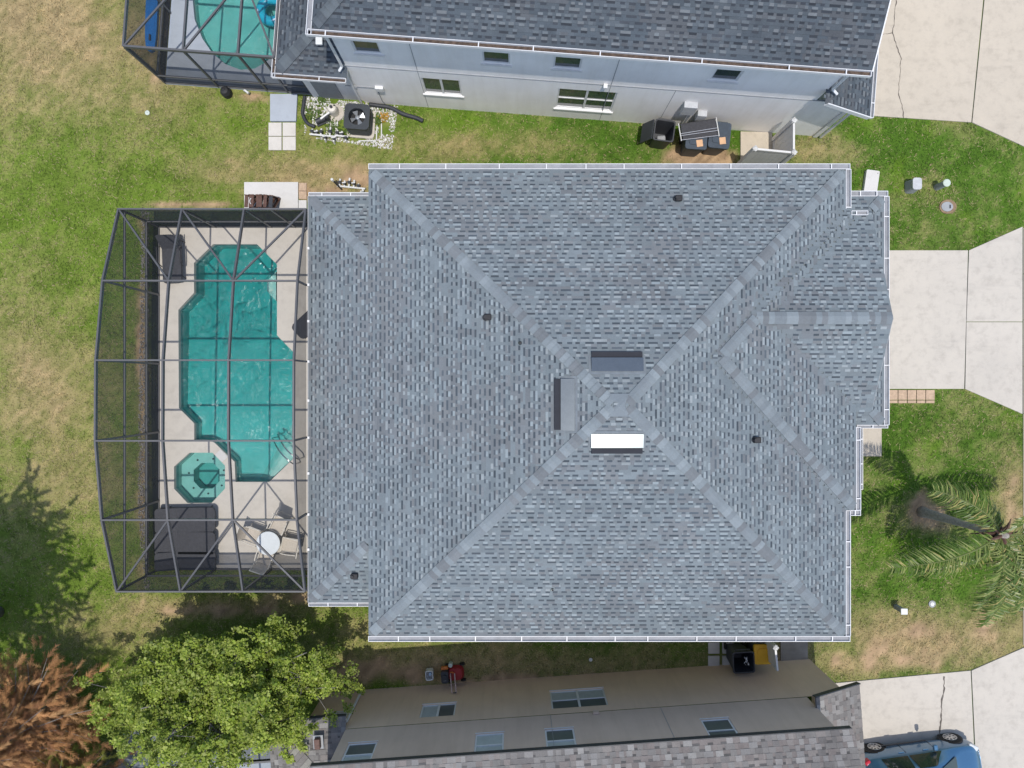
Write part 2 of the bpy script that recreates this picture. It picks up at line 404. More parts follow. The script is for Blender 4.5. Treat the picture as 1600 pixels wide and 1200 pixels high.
def lawn_color(x, y):
    px = 800 + x / (CAM_H / FPX); py = 600 - y / (CAM_H / FPX)
    n1 = vnoise(x, y, 2.6, 3, 4); n2 = vnoise(x, y, 0.55, 5, 3); n3 = vnoise(x, y, 0.16, 9, 2)
    dry = np.zeros_like(x) + np.where(px > 560, 0.05, 0.02)
    for a, b, rx, ry, d in DRY:
        dry = np.maximum(dry, d * np.exp(-(((px - a) / rx) ** 2 + ((py - b) / ry) ** 2) * 0.8))
    dry = np.clip(dry + (n1 - 0.5) * 0.62 + (n2 - 0.5) * 0.62 + (n3 - .5) * 0.4, 0, 1)
    soil = np.zeros_like(x)
    for a, b, rx, ry, d in SOIL:
        soil = np.maximum(soil, d * np.exp(-(((px - a) / rx) ** 2 + ((py - b) / ry) ** 2) * 0.8))
    soil = np.clip((soil + (n2 - 0.5) * 0.8 + (n1 - .5) * .3 - 0.38) * 3.0, 0, 1)
    right = np.clip((px - 560) / 300, 0, 1)[:, None]
    green = np.array([0.132, 0.198, 0.028]) * (1 - right) + np.array([0.078, 0.155, 0.018]) * right
    green = green * (0.72 + 0.6 * n2[:, None])
    dryc = np.array([0.345, 0.262, 0.135])[None, :] * (0.62 + 0.75 * n3[:, None])
    soilc = np.array([0.36, 0.25, 0.15])[None, :] * (0.6 + 0.8 * n3[:, None])
    d = dry[:, None]
    c = green * (1 - d) + dryc * d
    # clover-bright patches
    br = np.clip((vnoise(x, y, 1.1, 21, 3) - 0.56) * 5, 0, 1)[:, None] * (1 - d)
    c = c * (1 - .5 * br) + np.array([0.135, 0.225, 0.020]) * .5 * br
    s = soil[:, None]
    return c * (1 - s) + soilc * s, soil, dry

def make_ground():
    xs = np.concatenate([[-400, -120, -50], np.arange(-24, 24.001, 0.16), [50, 120, 400]])
    ys = np.concatenate([[-400, -120, -50], np.arange(-20, 20.001, 0.16), [50, 120, 400]])
    X, Y = np.meshgrid(xs, ys, indexing='ij'); nx, ny = X.shape
    fx, fy = X.ravel(), Y.ravel()
    c, soil, dry = lawn_color(fx, fy)
    c = c * (1 - .08 * (1 - soil))[:, None]   # shade between the blades put into the ground colour so they stand out
    near = (np.abs(fx) < 24.1) & (np.abs(fy) < 20.1)
    z = np.where(near, (vnoise(fx, fy, 0.7, 41, 3) - 0.5) * 0.03 - 0.015, -0.02)
    idx = np.arange(nx * ny).reshape(nx, ny)
    q = np.stack([idx[:-1, :-1], idx[1:, :-1], idx[1:, 1:], idx[:-1, 1:]], -1).reshape(-1, 4)
    cx = fx[q].mean(1); cy = fy[q].mean(1)
    hole = (cx > -11.7) & (cx < -4.6) & (cy > -6.0) & (cy < 5.1)
    hole |= inpoly(cx, cy, [(-11.3, 10.5), (-7.2, 10.2), (-7.0, 18.5), (-11.3, 18.5)])
    q = q[~hole]
    me = bpy.data.meshes.new('ground')
    me.from_pydata(np.c_[fx, fy, z].tolist(), [], q.tolist())
    ca = me.color_attributes.new('Col', 'FLOAT_COLOR', 'POINT')
    ca.data.foreach_set('color', np.c_[c, np.ones(len(c))].astype(np.float32).ravel())
    me.polygons.foreach_set('use_smooth', [True] * len(me.polygons))
    me.materials.append(M['lawn']); me.update()
    o = bpy.data.objects.new('ground', me); COL.objects.link(o); tag(o, kind='structure')
make_ground()

# house outlines on the ground (for keeping grass out)
AN = math.radians(-4.26); NO = (-4.97, 9.51)
AS = math.radians(4.0); SO = (10.03, -9.28)
def loc2w(o, a, x, y): return (o[0] + x * math.cos(a) - y * math.sin(a), o[1] + x * math.sin(a) + y * math.cos(a))
N_FOOT = [loc2w(NO, AN, *p) for p in ((-2.0, 0.05), (15.3, 0.0), (15.3, 10), (-2.0, 10))]
N_DECK = [loc2w(NO, AN, *p) for p in ((-6.75, 0.1), (-1.9, 0.1), (-1.9, 9.5), (-6.75, 9.5))]
S_FOOT = [loc2w(SO, AS, *p) for p in ((-16.6, 0.0), (0, 0), (0, -10), (-16.6, -10))]
M_FOOT = [(-3.8, -7.1), (9.5, -7.1), (9.5, -3.6), (10.6, -1.0), (10.6, 5.3), (9.5, 6.0), (-3.8, 6.0)]
GRAVEL = poly_px([(476, 150), (622, 166), (612, 234), (560, 226), (476, 214)])
PADS = [poly_px([(382, 285), (480, 285), (480, 327), (382, 327)]), poly_px([(420, 150), (466, 150), (464, 238), (418, 236)]),
        poly_px([(1155, 206), (1206, 207), (1206, 250), (1155, 250)]), poly_px([(1104, 1000), (1150, 1000), (1150, 1040), (1104, 1040)]), poly_px([(1350, 268), (1378, 268), (1374, 302), (1344, 302)]),
        poly_px([(1350, 665), (1377, 665), (1377, 713), (1350, 713)]), poly_px([(1388, 608), (1460, 608), (1460, 630), (1388, 630)])]

def make_grass():
    n = 420000
    x = rng.uniform(-17.6, 17.6, n); y = rng.uniform(-13.2, 13.2, n)
    c, soil, dry = lawn_color(x, y)
    keep = rng.random(n) > soil * 0.93
    for poly in [DRV_N, DRV_M, DRV_S, WALK, DECK, N_FOOT, N_DECK, S_FOOT, M_FOOT, GRAVEL] + PADS:
        keep &= ~inpoly(x, y, poly)
    x, y, c, dry = x[keep], y[keep], c[keep], dry[keep]; n = len(x)
    a = rng.uniform(0, 2 * PI, n); L = rng.uniform(0.05, 0.15, n) * (1 - 0.3 * dry); w = rng.uniform(0.007, 0.018, n)
    h = rng.uniform(0.015, 0.05, n) * (1 - 0.4 * dry)
    dx, dy = np.cos(a), np.sin(a)
    z0 = np.full(n, -0.02)
    v0 = np.c_[x - dy * w, y + dx * w, z0]; v1 = np.c_[x + dy * w, y - dx * w, z0]; v2 = np.c_[x + dx * L, y + dy * L, h]
    V = np.stack([v0, v1, v2], 1).reshape(-1, 3)
    k = (0.66 + 1.2 * rng.random(n) ** 1.2)[:, None]
    strawy = (rng.random(n) < 0.09 + 0.28 * dry)[:, None]
    cc = np.where(strawy, np.array([0.42, 0.35, 0.19]), c * k)
    me = bpy.data.meshes.new('grass')
    me.vertices.add(len(V)); me.vertices.foreach_set('co', V.astype(np.float32).ravel())
    me.loops.add(len(V)); me.loops.foreach_set('vertex_index', np.arange(len(V), dtype=np.int32))
    me.polygons.add(n); me.polygons.foreach_set('loop_start', np.arange(0, 3 * n, 3, dtype=np.int32))
    me.update(calc_edges=True)
    ca = me.color_attributes.new('Col', 'FLOAT_COLOR', 'POINT')
    ca.data.foreach_set('color', np.repeat(np.c_[cc, np.ones(n)], 3, axis=0).astype(np.float32).ravel())
    me.materials.append(M['grass'])
    o = bpy.data.objects.new('grass', me); COL.objects.link(o)
    tag(o, 'short patchy lawn grass, green with dry straw-coloured areas', 'grass', kind='stuff')
make_grass()

# ------------------------------------------------------------------ driveways, slabs, cracks
def structure(name): 
    o = bpy.data.objects.new(name, None); o.empty_display_size = 0.2; COL.objects.link(o); return tag(o, kind='structure')
def slab(name, pts, parent, mat, z=0.03, gap=0.012):
    c = np.mean(np.array(pts), axis=0)
    q = [(p[0] + (c[0] - p[0]) / max(1e-6, math.hypot(c[0] - p[0], c[1] - p[1])) * gap, p[1] + (c[1] - p[1]) / max(1e-6, math.hypot(c[0] - p[0], c[1] - p[1])) * gap) for p in pts]
    mb = MB(); mb.prism(q, -0.1, z); return mb.build(name, mat, parent, bevel=0.008, seg=1)
def crack(pts, parent, w=0.012, z=0.034):
    mb = MB(); pts = [Vector((*p, 0)) for p in pts]
    fine = []
    for a, b in zip(pts[:-1], pts[1:]):
        n = max(2, int((b - a).length / 0.08))
        for i in range(n):
            p = a.lerp(b, i / n); fine.append(Vector((p.x + random.uniform(-.018, .018), p.y + random.uniform(-.012, .012), 0)))
    fine.append(pts[-1])
    L = []; R = []
    for i, p in enumerate(fine):
        d = (fine[min(i + 1, len(fine) - 1)] - fine[max(0, i - 1)]).normalized(); s = Vector((-d.y, d.x, 0)); ww = w * random.uniform(.35, 1.2)
        L.append((p.x + s.x * ww, p.y + s.y * ww, z)); R.append((p.x - s.x * ww, p.y - s.y * ww, z))
    k = len(fine); mb.add(L + R, [(i, i + 1, k + i + 1, k + i) for i in range(k - 1)])
    return mb.build('crack', M['crack'], parent)

dn = structure('driveway')
s1 = slab('slab', poly_px([(1340, 176), (1365, 182), (1517, 192), (1536, 0), (1560, -260), (1340, -260)]), dn, M['drive2'])
slab('slab', poly_px([(1518, 192), (1600, 230), (1900, 350), (1900, -260), (1561, -260), (1537, 0)]), dn, M['drive2'])
crack(poly_px([(1400, 0), (1394, 52), (1402, 78), (1407, 92), (1405, 120), (1403, 145), (1409, 165), (1411, 185)]), s1, 0.016)
crack(poly_px([(1375, 55), (1394, 52)]), s1, 0.010)
dm = structure('driveway')
s1 = slab('slab', poly_px([(1340, 391), (1512, 391), (1506, 608), (1340, 608)]), dm, M['drive'])
slab('slab', poly_px([(1513, 391), (1597, 354), (1597, 503), (1509, 503)]), dm, M['drive'])
slab('slab', poly_px([(1509, 503), (1597, 503), (1597, 647), (1507, 608)]), dm, M['drive'])
ds = structure('driveway')
s1 = slab('slab', poly_px([(1290, 1068), (1516, 1047), (1523, 1200), (1532, 1500), (1290, 1500)]), ds, M['drive'])
slab('slab', poly_px([(1517, 1047), (1597, 1012), (1900, 890), (1900, 1500), (1533, 1500), (1524, 1200)]), ds, M['drive'])
crack(poly_px([(1474, 1056), (1474, 1075), (1470, 1100), (1470, 1120), (1467, 1140), (1469, 1160)]), s1, 0.028)
wk = structure('sidewalk')
ypx = [356, 428, 500, 572, 646, 720, 795, 868, 940, 1008]
for a, b in zip(ypx[:-1], ypx[1:]):
    slab('slab', poly_px([(1598, a), (1690, a), (1690, b), (1598, b)]), wk, M['drive2'])

# small pads and pavers
pd = structure('grill_pad')
tag(pd); slab('slab', poly_px([(382, 285), (467, 285), (467, 328), (382, 328)]), pd, M['pad'], 0.06)
slab('slab', poly_px([(467, 313), (480, 313), (480, 328), (467, 328)]), pd, M['pad'], 0.06)
for k, (a, b) in enumerate(((286, 299), (299, 312))):
    slab('paver', poly_px([(467.5, a), (480, a), (480, b), (467.5, b)]), pd, M['brick_tan'], 0.055)
pp = structure('paver_path')
slab('slab', poly_px([(423, 148), (466, 148), (464, 191), (423, 191)]), pp, M['slab_grey'], 0.09)
for i in range(2):
    for j in range(2):
        slab('paver', poly_px([(420 + 22 * i, 192 + 22 * j), (441 + 22 * i, 192 + 22 * j), (441 + 22 * i, 213.5 + 22 * j), (420 + 22 * i, 213.5 + 22 * j)]), pp, M['paver_grey'], 0.05)
pp = structure('paver_path')
for i in range(2):
    for j in range(3):
        slab('paver', poly_px([(1106 + 22 * i, 982 + 21 * j), (1124 + 22 * i, 982 + 21 * j), (1124 + 22 * i, 1000 + 21 * j), (1106 + 22 * i, 1000 + 21 * j)]), pp, M['paver_grey'], 0.04)
pp = structure('garage_side_pavers')
for i in range(5):
    slab('paver', poly_px([(1388 + 14.4 * i, 609), (1402 + 14.4 * i, 609), (1402 + 14.4 * i, 625), (1388 + 14.4 * i, 625)]), pp, M['brick_tan'], 0.04)
    slab('paver', poly_px([(1388 + 14.4 * i, 625.5), (1402 + 14.4 * i, 625.5), (1402 + 14.4 * i, 630), (1388 + 14.4 * i, 630)]), pp, M['brick_tan'], 0.04)
pp = structure('porch_slab'); slab('slab', poly_px([(1330, 664), (1376, 664), (1376, 713), (1330, 713)]), pp, M['drive2'], 0.08)
pp = structure('gate_pad'); slab('slab', poly_px([(1156, 206), (1206, 207), (1206, 250), (1156, 250)]), pp, M['drive2'], 0.06)
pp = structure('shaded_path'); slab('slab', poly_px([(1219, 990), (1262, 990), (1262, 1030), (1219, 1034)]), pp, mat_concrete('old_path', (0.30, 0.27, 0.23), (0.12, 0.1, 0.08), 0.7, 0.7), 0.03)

# ------------------------------------------------------------------ gravel stones (white rock bed)
def make_gravel(name, poly, n, label, cols, size=(0.012, 0.035), fill=None):
    xs = [p[0] for p in poly]; ys = [p[1] for p in poly]
    x = rng.uniform(min(xs), max(xs), n); y = rng.uniform(min(ys), max(ys), n)
    k = inpoly(x, y, poly) & (vnoise(x, y, 0.5, 77, 2) > (0.36 if fill is None else fill)); x, y = x[k], y[k]; mb = MB()
    for a, b in zip(x, y):
        r = random.uniform(*size); t = random.uniform(0, 6.28); mb.col = (lambda kk, cc: tuple(c * kk for c in cc))(random.uniform(.72, 1.05), random.choice(cols))
        p = [(a + math.cos(t + i * 1.57) * r * random.uniform(.7, 1.3), b + math.sin(t + i * 1.57) * r * random.uniform(.6, 1.2), -0.01) for i in range(4)]
        q = [(a + (u - a) * .6, b + (v - b) * .6, r * .9) for u, v, w in p]
        mb.add(p + q, [(0, 1, 5, 4), (1, 2, 6, 5), (2, 3, 7, 6), (3, 0, 4, 7), (4, 5, 6, 7)])
    o = mb.build(name, M['gravel']); tag(o, label, 'gravel', kind='stuff')
make_gravel('gravel', GRAVEL, 5200, 'white rock bed around the air conditioner and pool pipes', [(.8, .79, .76), (.7, .68, .64), (.86, .85, .83), (.5, .46, .4)])
make_gravel('gravel', poly_px([(222, 330), (233, 332), (233, 920), (226, 920), (216, 800), (218, 560)]), 2600, 'pale pebble strip outside the long cage wall', [(.36, .33, .29), (.28, .25, .21), (.45, .42, .38)], (0.015, 0.04), 0.2)

# ================================================================== ROOF BUILDER
class Roof:
    """upper envelope of modules; a module = rectangle footprint + planes z = a x + b y + c"""
    def __init__(s): s.mods = []
    def mod(s, x0, x1, y0, y1, planes): s.mods.append((x0, x1, y0, y1, planes))
    def env(s, x, y):
        z = np.full(np.shape(x), -1e3)
        for x0, x1, y0, y1, pl in s.mods:
            ins = (x >= x0 - 1e-4) & (x <= x1 + 1e-4) & (y >= y0 - 1e-4) & (y <= y1 + 1e-4)
            m = np.min([a * x + b * y + c for a, b, c in pl], axis=0)
            z = np.where(ins, np.maximum(z, m), z)
        return z
    def rows(s, expo):
        """yield (plane, origin(2), rowdir(2), updir(2), slope, depth, intervals)"""
        for mi, (x0, x1, y0, y1, pl) in enumerate(s.mods):
            for pi, (a, b, c) in enumerate(pl):
                t = math.hypot(a, b)
                if t < 1e-4: continue
                up = np.array([a, b]) / t; rd = np.array([up[1], -up[0]])
                corners = np.array([(x0, y0), (x1, y0), (x1, y1), (x0, y1)])
                pu = corners @ up; pr = corners @ rd
                dep = expo / math.sqrt(1 + t * t)
                k = 0; u = pu.min()
                while u < pu.max():
                    um = u + dep * 0.5
                    r = np.arange(pr.min(), pr.max() + 0.02, 0.025)
                    xx = rd[0] * r + up[0] * um; yy = rd[1] * r + up[1] * um
                    zp = a * xx + b * yy + c
                    ins = (xx >= x0) & (xx <= x1) & (yy >= y0) & (yy <= y1)
                    mn = np.min([A * xx + B * yy + C for A, B, C in pl], axis=0)
                    vis = ins & (zp <= mn + 1e-4) & (zp >= s.env(xx, yy) - 1e-3)
                    if vis.any():
                        d = np.diff(np.concatenate([[0], vis.astype(int), [0]]))
                        st = np.where(d == 1)[0]; en = np.where(d == -1)[0] - 1
                        iv = [(r[i] - 0.012, r[j] + 0.012) for i, j in zip(st, en) if r[j] - r[i] > 0.05]
                        yield (a, b, c), up, rd, u, dep, k, iv
                    u += dep; k += 1

def build_roof(parent, roof, mat, pal, expo=0.143, style='dash', keep=None, n_obj=300, deck_step=0.16):
    """roof part with deck, shingles as pieces; pal: dict base,light,dark,brown lists"""
    # deck: follows the envelope a little lower
    rp = MB(); rp.col = pal['base'][0]
    xs0 = min(m[0] for m in roof.mods); xs1 = max(m[1] for m in roof.mods); ys0 = min(m[2] for m in roof.mods); ys1 = max(m[3] for m in roof.mods)
    bx = sorted(set(np.round(np.concatenate([np.arange(xs0, xs1, deck_step), [m[0] for m in roof.mods], [m[1] for m in roof.mods]]), 4)))
    by = sorted(set(np.round(np.concatenate([np.arange(ys0, ys1, deck_step), [m[2] for m in roof.mods], [m[3] for m in roof.mods]]), 4)))
    bx = np.array(bx); by = np.array(by)
    mx = (bx[:-1] + bx[1:]) / 2; my = (by[:-1] + by[1:]) / 2
    XX, YY = np.meshgrid(bx, by, indexing='ij'); CX, CY = np.meshgrid(mx, my, indexing='ij')
    zc = roof.env(CX, CY)
    V = {}
    def vid(x, y, z):
        k = (round(x, 4), round(y, 4), round(z, 3))
        if k not in V: V[k] = len(rp.v); rp.v.append((x, y, z))
        return V[k]
    e = 1e-3
    for i in range(len(mx)):
        for j in range(len(my)):
            if zc[i, j] < -100: continue
            ids = []
            for (ii, jj) in ((i, j), (i + 1, j), (i + 1, j + 1), (i, j + 1)):
                x, y = bx[ii], by[jj]
                sx = x + (mx[i] - x) * 0.02; sy = y + (my[j] - y) * 0.02
                z = float(roof.env(np.array([sx]), np.array([sy]))[0])
                ids.append(vid(x, y, z - 0.035))
            if len(set(ids)) >= 3: rp.f.append(tuple(dict.fromkeys(ids))); rp.m.append(0); rp.c.append(pal['base'][0])
    ro = rp.build('roof', mat, parent)
    # shingle tab meshes shared by the single pieces
    def tab_mesh(col):
        mb = MB(); mb.col = col
        mb.add([(-.5, 0, 0), (.5, 0, 0), (.5, 1, 0), (-.5, 1, 0), (-.5, 0, 1), (.5, 0, 1), (.5, 1, .15), (-.5, 1, .15)], [(4, 5, 6, 7), (0, 1, 5, 4), (1, 2, 6, 5), (3, 0, 4, 7)])
        return mb.mesh('shingle', mat)
    tabs = []
    f = MB()
    rnd = random.Random(11)
    def jit(c, s=.1):
        k = rnd.uniform(1 - s, 1 + s); return tuple(x * k for x in c)
    patch = lambda x, y: float(vnoise(np.array([x]), np.array([y]), 1.7, 61, 3)[0])
    for (a, b, c), up, rd, u, dep, k, ivs in roof.rows(expo):
        def pt(r, uu, h):
            x = rd[0] * r + up[0] * uu; y = rd[1] * r + up[1] * uu; return (x, y, a * x + b * y + c + h)
        t = math.hypot(a, b); rowk = rnd.uniform(.93, 1.06)
        for r0, r1 in ivs:
            # course strip, wedge shaped with a proud butt edge
            q = r0
            while q < r1 - 1e-3:
                w = min(rnd.uniform(.3, .7), r1 - q)
                pv = patch(*pt(q, u, 0)[:2])
                f.col = jit(rnd.choice(pal['brown']) if (pv + rnd.uniform(-.16, .16)) > .6 else rnd.choice(pal['base']), .07); f.col = tuple(x_ * rowk for x_ in f.col)
                f.add([pt(q, u, -.01), pt(q + w, u, -.01), pt(q + w, u, .006), pt(q, u, .006), pt(q + w, u + dep * 1.02, -.003), pt(q, u + dep * 1.02, -.003)], [(3, 2, 4, 5), (0, 1, 2, 3)])
                q += w
            q = r0 + rnd.uniform(0, .2)
            while q < r1:
                if keep is not None and not keep(*pt(q, u, 0)):
                    q += .4; continue
                if style == 'dash':
                    w = rnd.uniform(.10, .17) if rnd.random() < .8 else rnd.uniform(.18, .28); g = rnd.uniform(.07, .15)
                    if q + w < r1 - .03:
                        if rnd.random() < .9:
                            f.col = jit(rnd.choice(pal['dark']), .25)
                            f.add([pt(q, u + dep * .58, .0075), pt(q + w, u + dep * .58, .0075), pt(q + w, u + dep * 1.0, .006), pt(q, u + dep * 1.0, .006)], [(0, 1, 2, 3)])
                        # lighter tab of the course above, laid over the dark band
                        if rnd.random() < .62:
                            tabs.append((pt(q + w / 2, u + dep * 1.0, .0), w * rnd.uniform(.8, 1.05), dep * math.sqrt(1 + t * t) * rnd.uniform(.40, .55), rd, up, t, jit(rnd.choice(pal['light']), .12)))
                        elif rnd.random() < .4:
                            tabs.append((pt(q + w / 2, u + dep * .02, .0), w, dep * math.sqrt(1 + t * t) * .5, rd, up, t, jit(rnd.choice(pal['brown']), .12)))
                    q += w + g
                else:
                    w = rnd.uniform(.12, .26); g = rnd.uniform(.06, .2)
                    if q + w < r1:
                        tabs.append((pt(q + w / 2, u, .0), w, dep * math.sqrt(1 + t * t), rd, up, t, jit(rnd.choice(pal['light'] + pal['base'] + pal['brown']), .12)))
                        if rnd.random() < .5 and q + w + g < r1:
                            f.col = jit(rnd.choice(pal['dark']), .2)
                            f.add([pt(q + w, u + dep * .6, .0075), pt(q + w + g, u + dep * .6, .0075), pt(q + w + g, u + dep, .006), pt(q + w, u + dep, .006)], [(0, 1, 2, 3)])
                    q += w + g
    tabs.sort(key=lambda s: -s[0][2])
    nb = 10; cols = [jit(rnd.choice(pal['light'] + pal['brown'][:1]), .12) for _ in range(nb)]
    meshes = [tab_mesh(cc) for cc in cols]
    for i, (p, w, d, rd, up, t, cc) in enumerate(tabs):
        k = 1 / math.sqrt(1 + t * t); X = Vector((rd[0], rd[1], 0)); Yv = Vector((up[0] * k, up[1] * k, t * k)); Z = X.cross(Yv)
        if Z.z < 0: X = -X; Z = X.cross(Yv)
        if i < n_obj:
            mt = Matrix.Translation(p) @ Matrix((X, Yv, Z)).transposed().to_4x4() @ Matrix.Diagonal((w, d, .013, 1))
            o = bpy.data.objects.new('shingle', meshes[i % nb]); COL.objects.link(o); o.parent = ro; o.matrix_local = mt
        else:
            f.col = cc; h = .013; b0 = Vector(p)
            A = b0 - X * w / 2; B = b0 + X * w / 2; C = B + Yv * d; D = A + Yv * d
            f.add([A, B, C, D, A + Z * h, B + Z * h, C + Z * h * .3, D + Z * h * .3], [(4, 5, 6, 7), (0, 1, 5, 4), (1, 2, 6, 5), (3, 0, 4, 7)])
    so_ = f.build('shingle_courses', mat, ro); tag(so_, kind='stuff')
    return ro

def ridge_caps(ro, roof, A, B, mat, pal, step=0.165, half=0.15, rise=0.02, only=None):
    """cap shingles from low end A to high end B (plan points)"""
    A = np.array(A, float); B = np.array(B, float); L = np.linalg.norm(B - A); d = (B - A) / L; s = np.array([-d[1], d[0]])
    def z(p): return float(roof.env(np.array([p[0]]), np.array([p[1]]))[0])
    zA, zB = z(A + d * .05), z(B - d * .05); g = (zB - zA) / (L - .1)
    mid = (A + B) / 2; zm = z(mid); dl = z(mid + s * half) - zm; dr = z(mid - s * half) - zm
    dl = min(dl, 0.0); dr = min(dr, 0.0)
    rnd = random.Random(int(abs(A[0] * 100 + B[1] * 37)))
    plan = step / math.sqrt(1 + g * g); n = int(L / plan)
    vari = []
    for q in range(6):
        mb = MB(); kk = rnd.uniform(.94, 1.07); mb.col = tuple(x * kk for x in pal['cap'][q % len(pal['cap'])])
        le = plan * 1.06
        def v(t, w, h): 
            pxy = d * t + s * half * w; return (pxy[0], pxy[1], g * t + (dl if w > 0 else dr if w < 0 else 0) * abs(w) + h)
        h0, h1 = rise + .024, rise + .002
        pts = [v(0, 1, h0), v(0, .25, h0 + .008), v(0, -.25, h0 + .008), v(0, -1, h0), v(le, 1, h1), v(le, .25, h1 + .006), v(le, -.25, h1 + .006), v(le, -1, h1)]
        low = [v(0, 1, -.01), v(0, -1, -.01), v(le, 1, -.01), v(le, -1, -.01)]
        mb.add(pts + low, [(0, 4, 5, 1), (1, 5, 6, 2), (2, 6, 7, 3), (0, 1, 2, 3, 9, 8), (8, 10, 4, 0), (3, 7, 11, 9)])
        vari.append(mb.mesh('ridge_cap', mat))
    for i in range(n):
        p = A + d * (i * plan)
        if only and not only(*p): continue
        inst('ridge_cap', rnd.choice(vari), ro, (p[0], p[1], zA + g * (i * plan - .05)))

def gutter(parent, A, B, out, z, w=0.165, inner='gutter_in', spacing=0.8, h=0.11, ends=True):
    """open gutter from A to B (plan) hung outside the eave; out = outward unit"""
    A = Vector((*A, 0)); B = Vector((*B, 0)); o = Vector((*out, 0)).normalized(); d = (B - A).normalized()
    mb = MB(); zt = z
    def strip(off0, off1, z0, z1):
        c = (A + B) / 2 + o * (off0 + off1) / 2; L = (B - A).length
        Mx = Matrix((d, o, d.cross(o))).transposed()
        mb.box((c.x, c.y, (z0 + z1) / 2), (L, abs(off1 - off0), abs(z1 - z0)), M=Mx)
    strip(.002, .016, zt - h, zt + .012)
    strip(w - .016, w, zt - h * .9, zt + .004)
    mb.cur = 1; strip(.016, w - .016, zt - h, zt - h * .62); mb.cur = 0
    if ends:
        for e in (A, B):
            c = e + o * w / 2; Mx = Matrix((d, o, d.cross(o))).transposed()
            mb.box((c.x, c.y, zt - h / 2), (.015, w - .004, h * .96), M=Mx)
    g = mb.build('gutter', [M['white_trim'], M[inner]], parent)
    L = (B - A).length; n = max(1, int(L / spacing)); bm = MB()
    Mx = Matrix((d, o, d.cross(o))).transposed(); bm.box((0, 0, 0), (.028, w - .025, .02), M=Mx); me = bm.mesh('bracket', M['white_trim'])
    for i in range(n):
        t = (i + .5 + random.uniform(-.28, .28)) / n; p = A.lerp(B, t) + o * (w / 2 + .004)
        inst('bracket', me, g, (p.x, p.y, zt - .012))
    return g

# palettes (linear)
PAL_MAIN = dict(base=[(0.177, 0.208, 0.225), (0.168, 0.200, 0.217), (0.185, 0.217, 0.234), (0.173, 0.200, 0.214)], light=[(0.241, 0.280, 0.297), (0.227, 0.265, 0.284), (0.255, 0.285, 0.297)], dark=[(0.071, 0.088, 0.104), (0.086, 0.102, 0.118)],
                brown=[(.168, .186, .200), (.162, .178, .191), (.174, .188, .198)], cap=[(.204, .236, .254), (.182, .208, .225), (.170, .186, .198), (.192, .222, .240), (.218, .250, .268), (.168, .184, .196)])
PAL_N = dict(base=[(0.080, 0.096, 0.111), (0.072, 0.088, 0.104), (0.087, 0.103, 0.119)], light=[(0.146, 0.161, 0.173), (0.128, 0.145, 0.158), (0.114, 0.133, 0.148)], dark=[(0.041, 0.048, 0.059), (0.049, 0.056, 0.067)], brown=[(0.091, 0.100, 0.111)], cap=[(0.114, 0.133, 0.146), (0.091, 0.106, 0.120), (0.100, 0.117, 0.132)])
PAL_S = dict(base=[(.185, .175, .165), (.165, .155, .147), (.205, .195, .183)], light=[(.27, .26, .245), (.245, .232, .22), (.225, .217, .208)], dark=[(.105, .1, .096), (.12, .113, .108)], brown=[(.192, .17, .158), (.22, .2, .185)], cap=[(.27, .26, .23), (.2, .185, .17)])

def wall_plane(mb, x0, x1, z0, z1, y, s, holes, depth=.09, th=.2):
    """vertical wall in the local plane y, outside on the -s side; holes (x0,x1,z0,z1) with reveals"""
    xs = sorted({x0, x1} | {h[0] for h in holes} | {h[1] for h in holes}); zs = sorted({z0, z1} | {h[2] for h in holes} | {h[3] for h in holes})
    for a, b in zip(xs[:-1], xs[1:]):
        for c, d in zip(zs[:-1], zs[1:]):
            m, k = (a + b) / 2, (c + d) / 2
            if any(h[0] < m < h[1] and h[2] < k < h[3] for h in holes): continue
            mb.add([(a, y, c), (b, y, c), (b, y, d), (a, y, d)], [(0, 1, 2, 3)])
    for a, b, c, d in holes:
        yi = y + s * depth
        mb.add([(a, y, c), (b, y, c), (b, y, d), (a, y, d), (a, yi, c), (b, yi, c), (b, yi, d), (a, yi, d)], [(0, 1, 5, 4), (1, 2, 6, 5), (2, 3, 7, 6), (3, 0, 4, 7)])

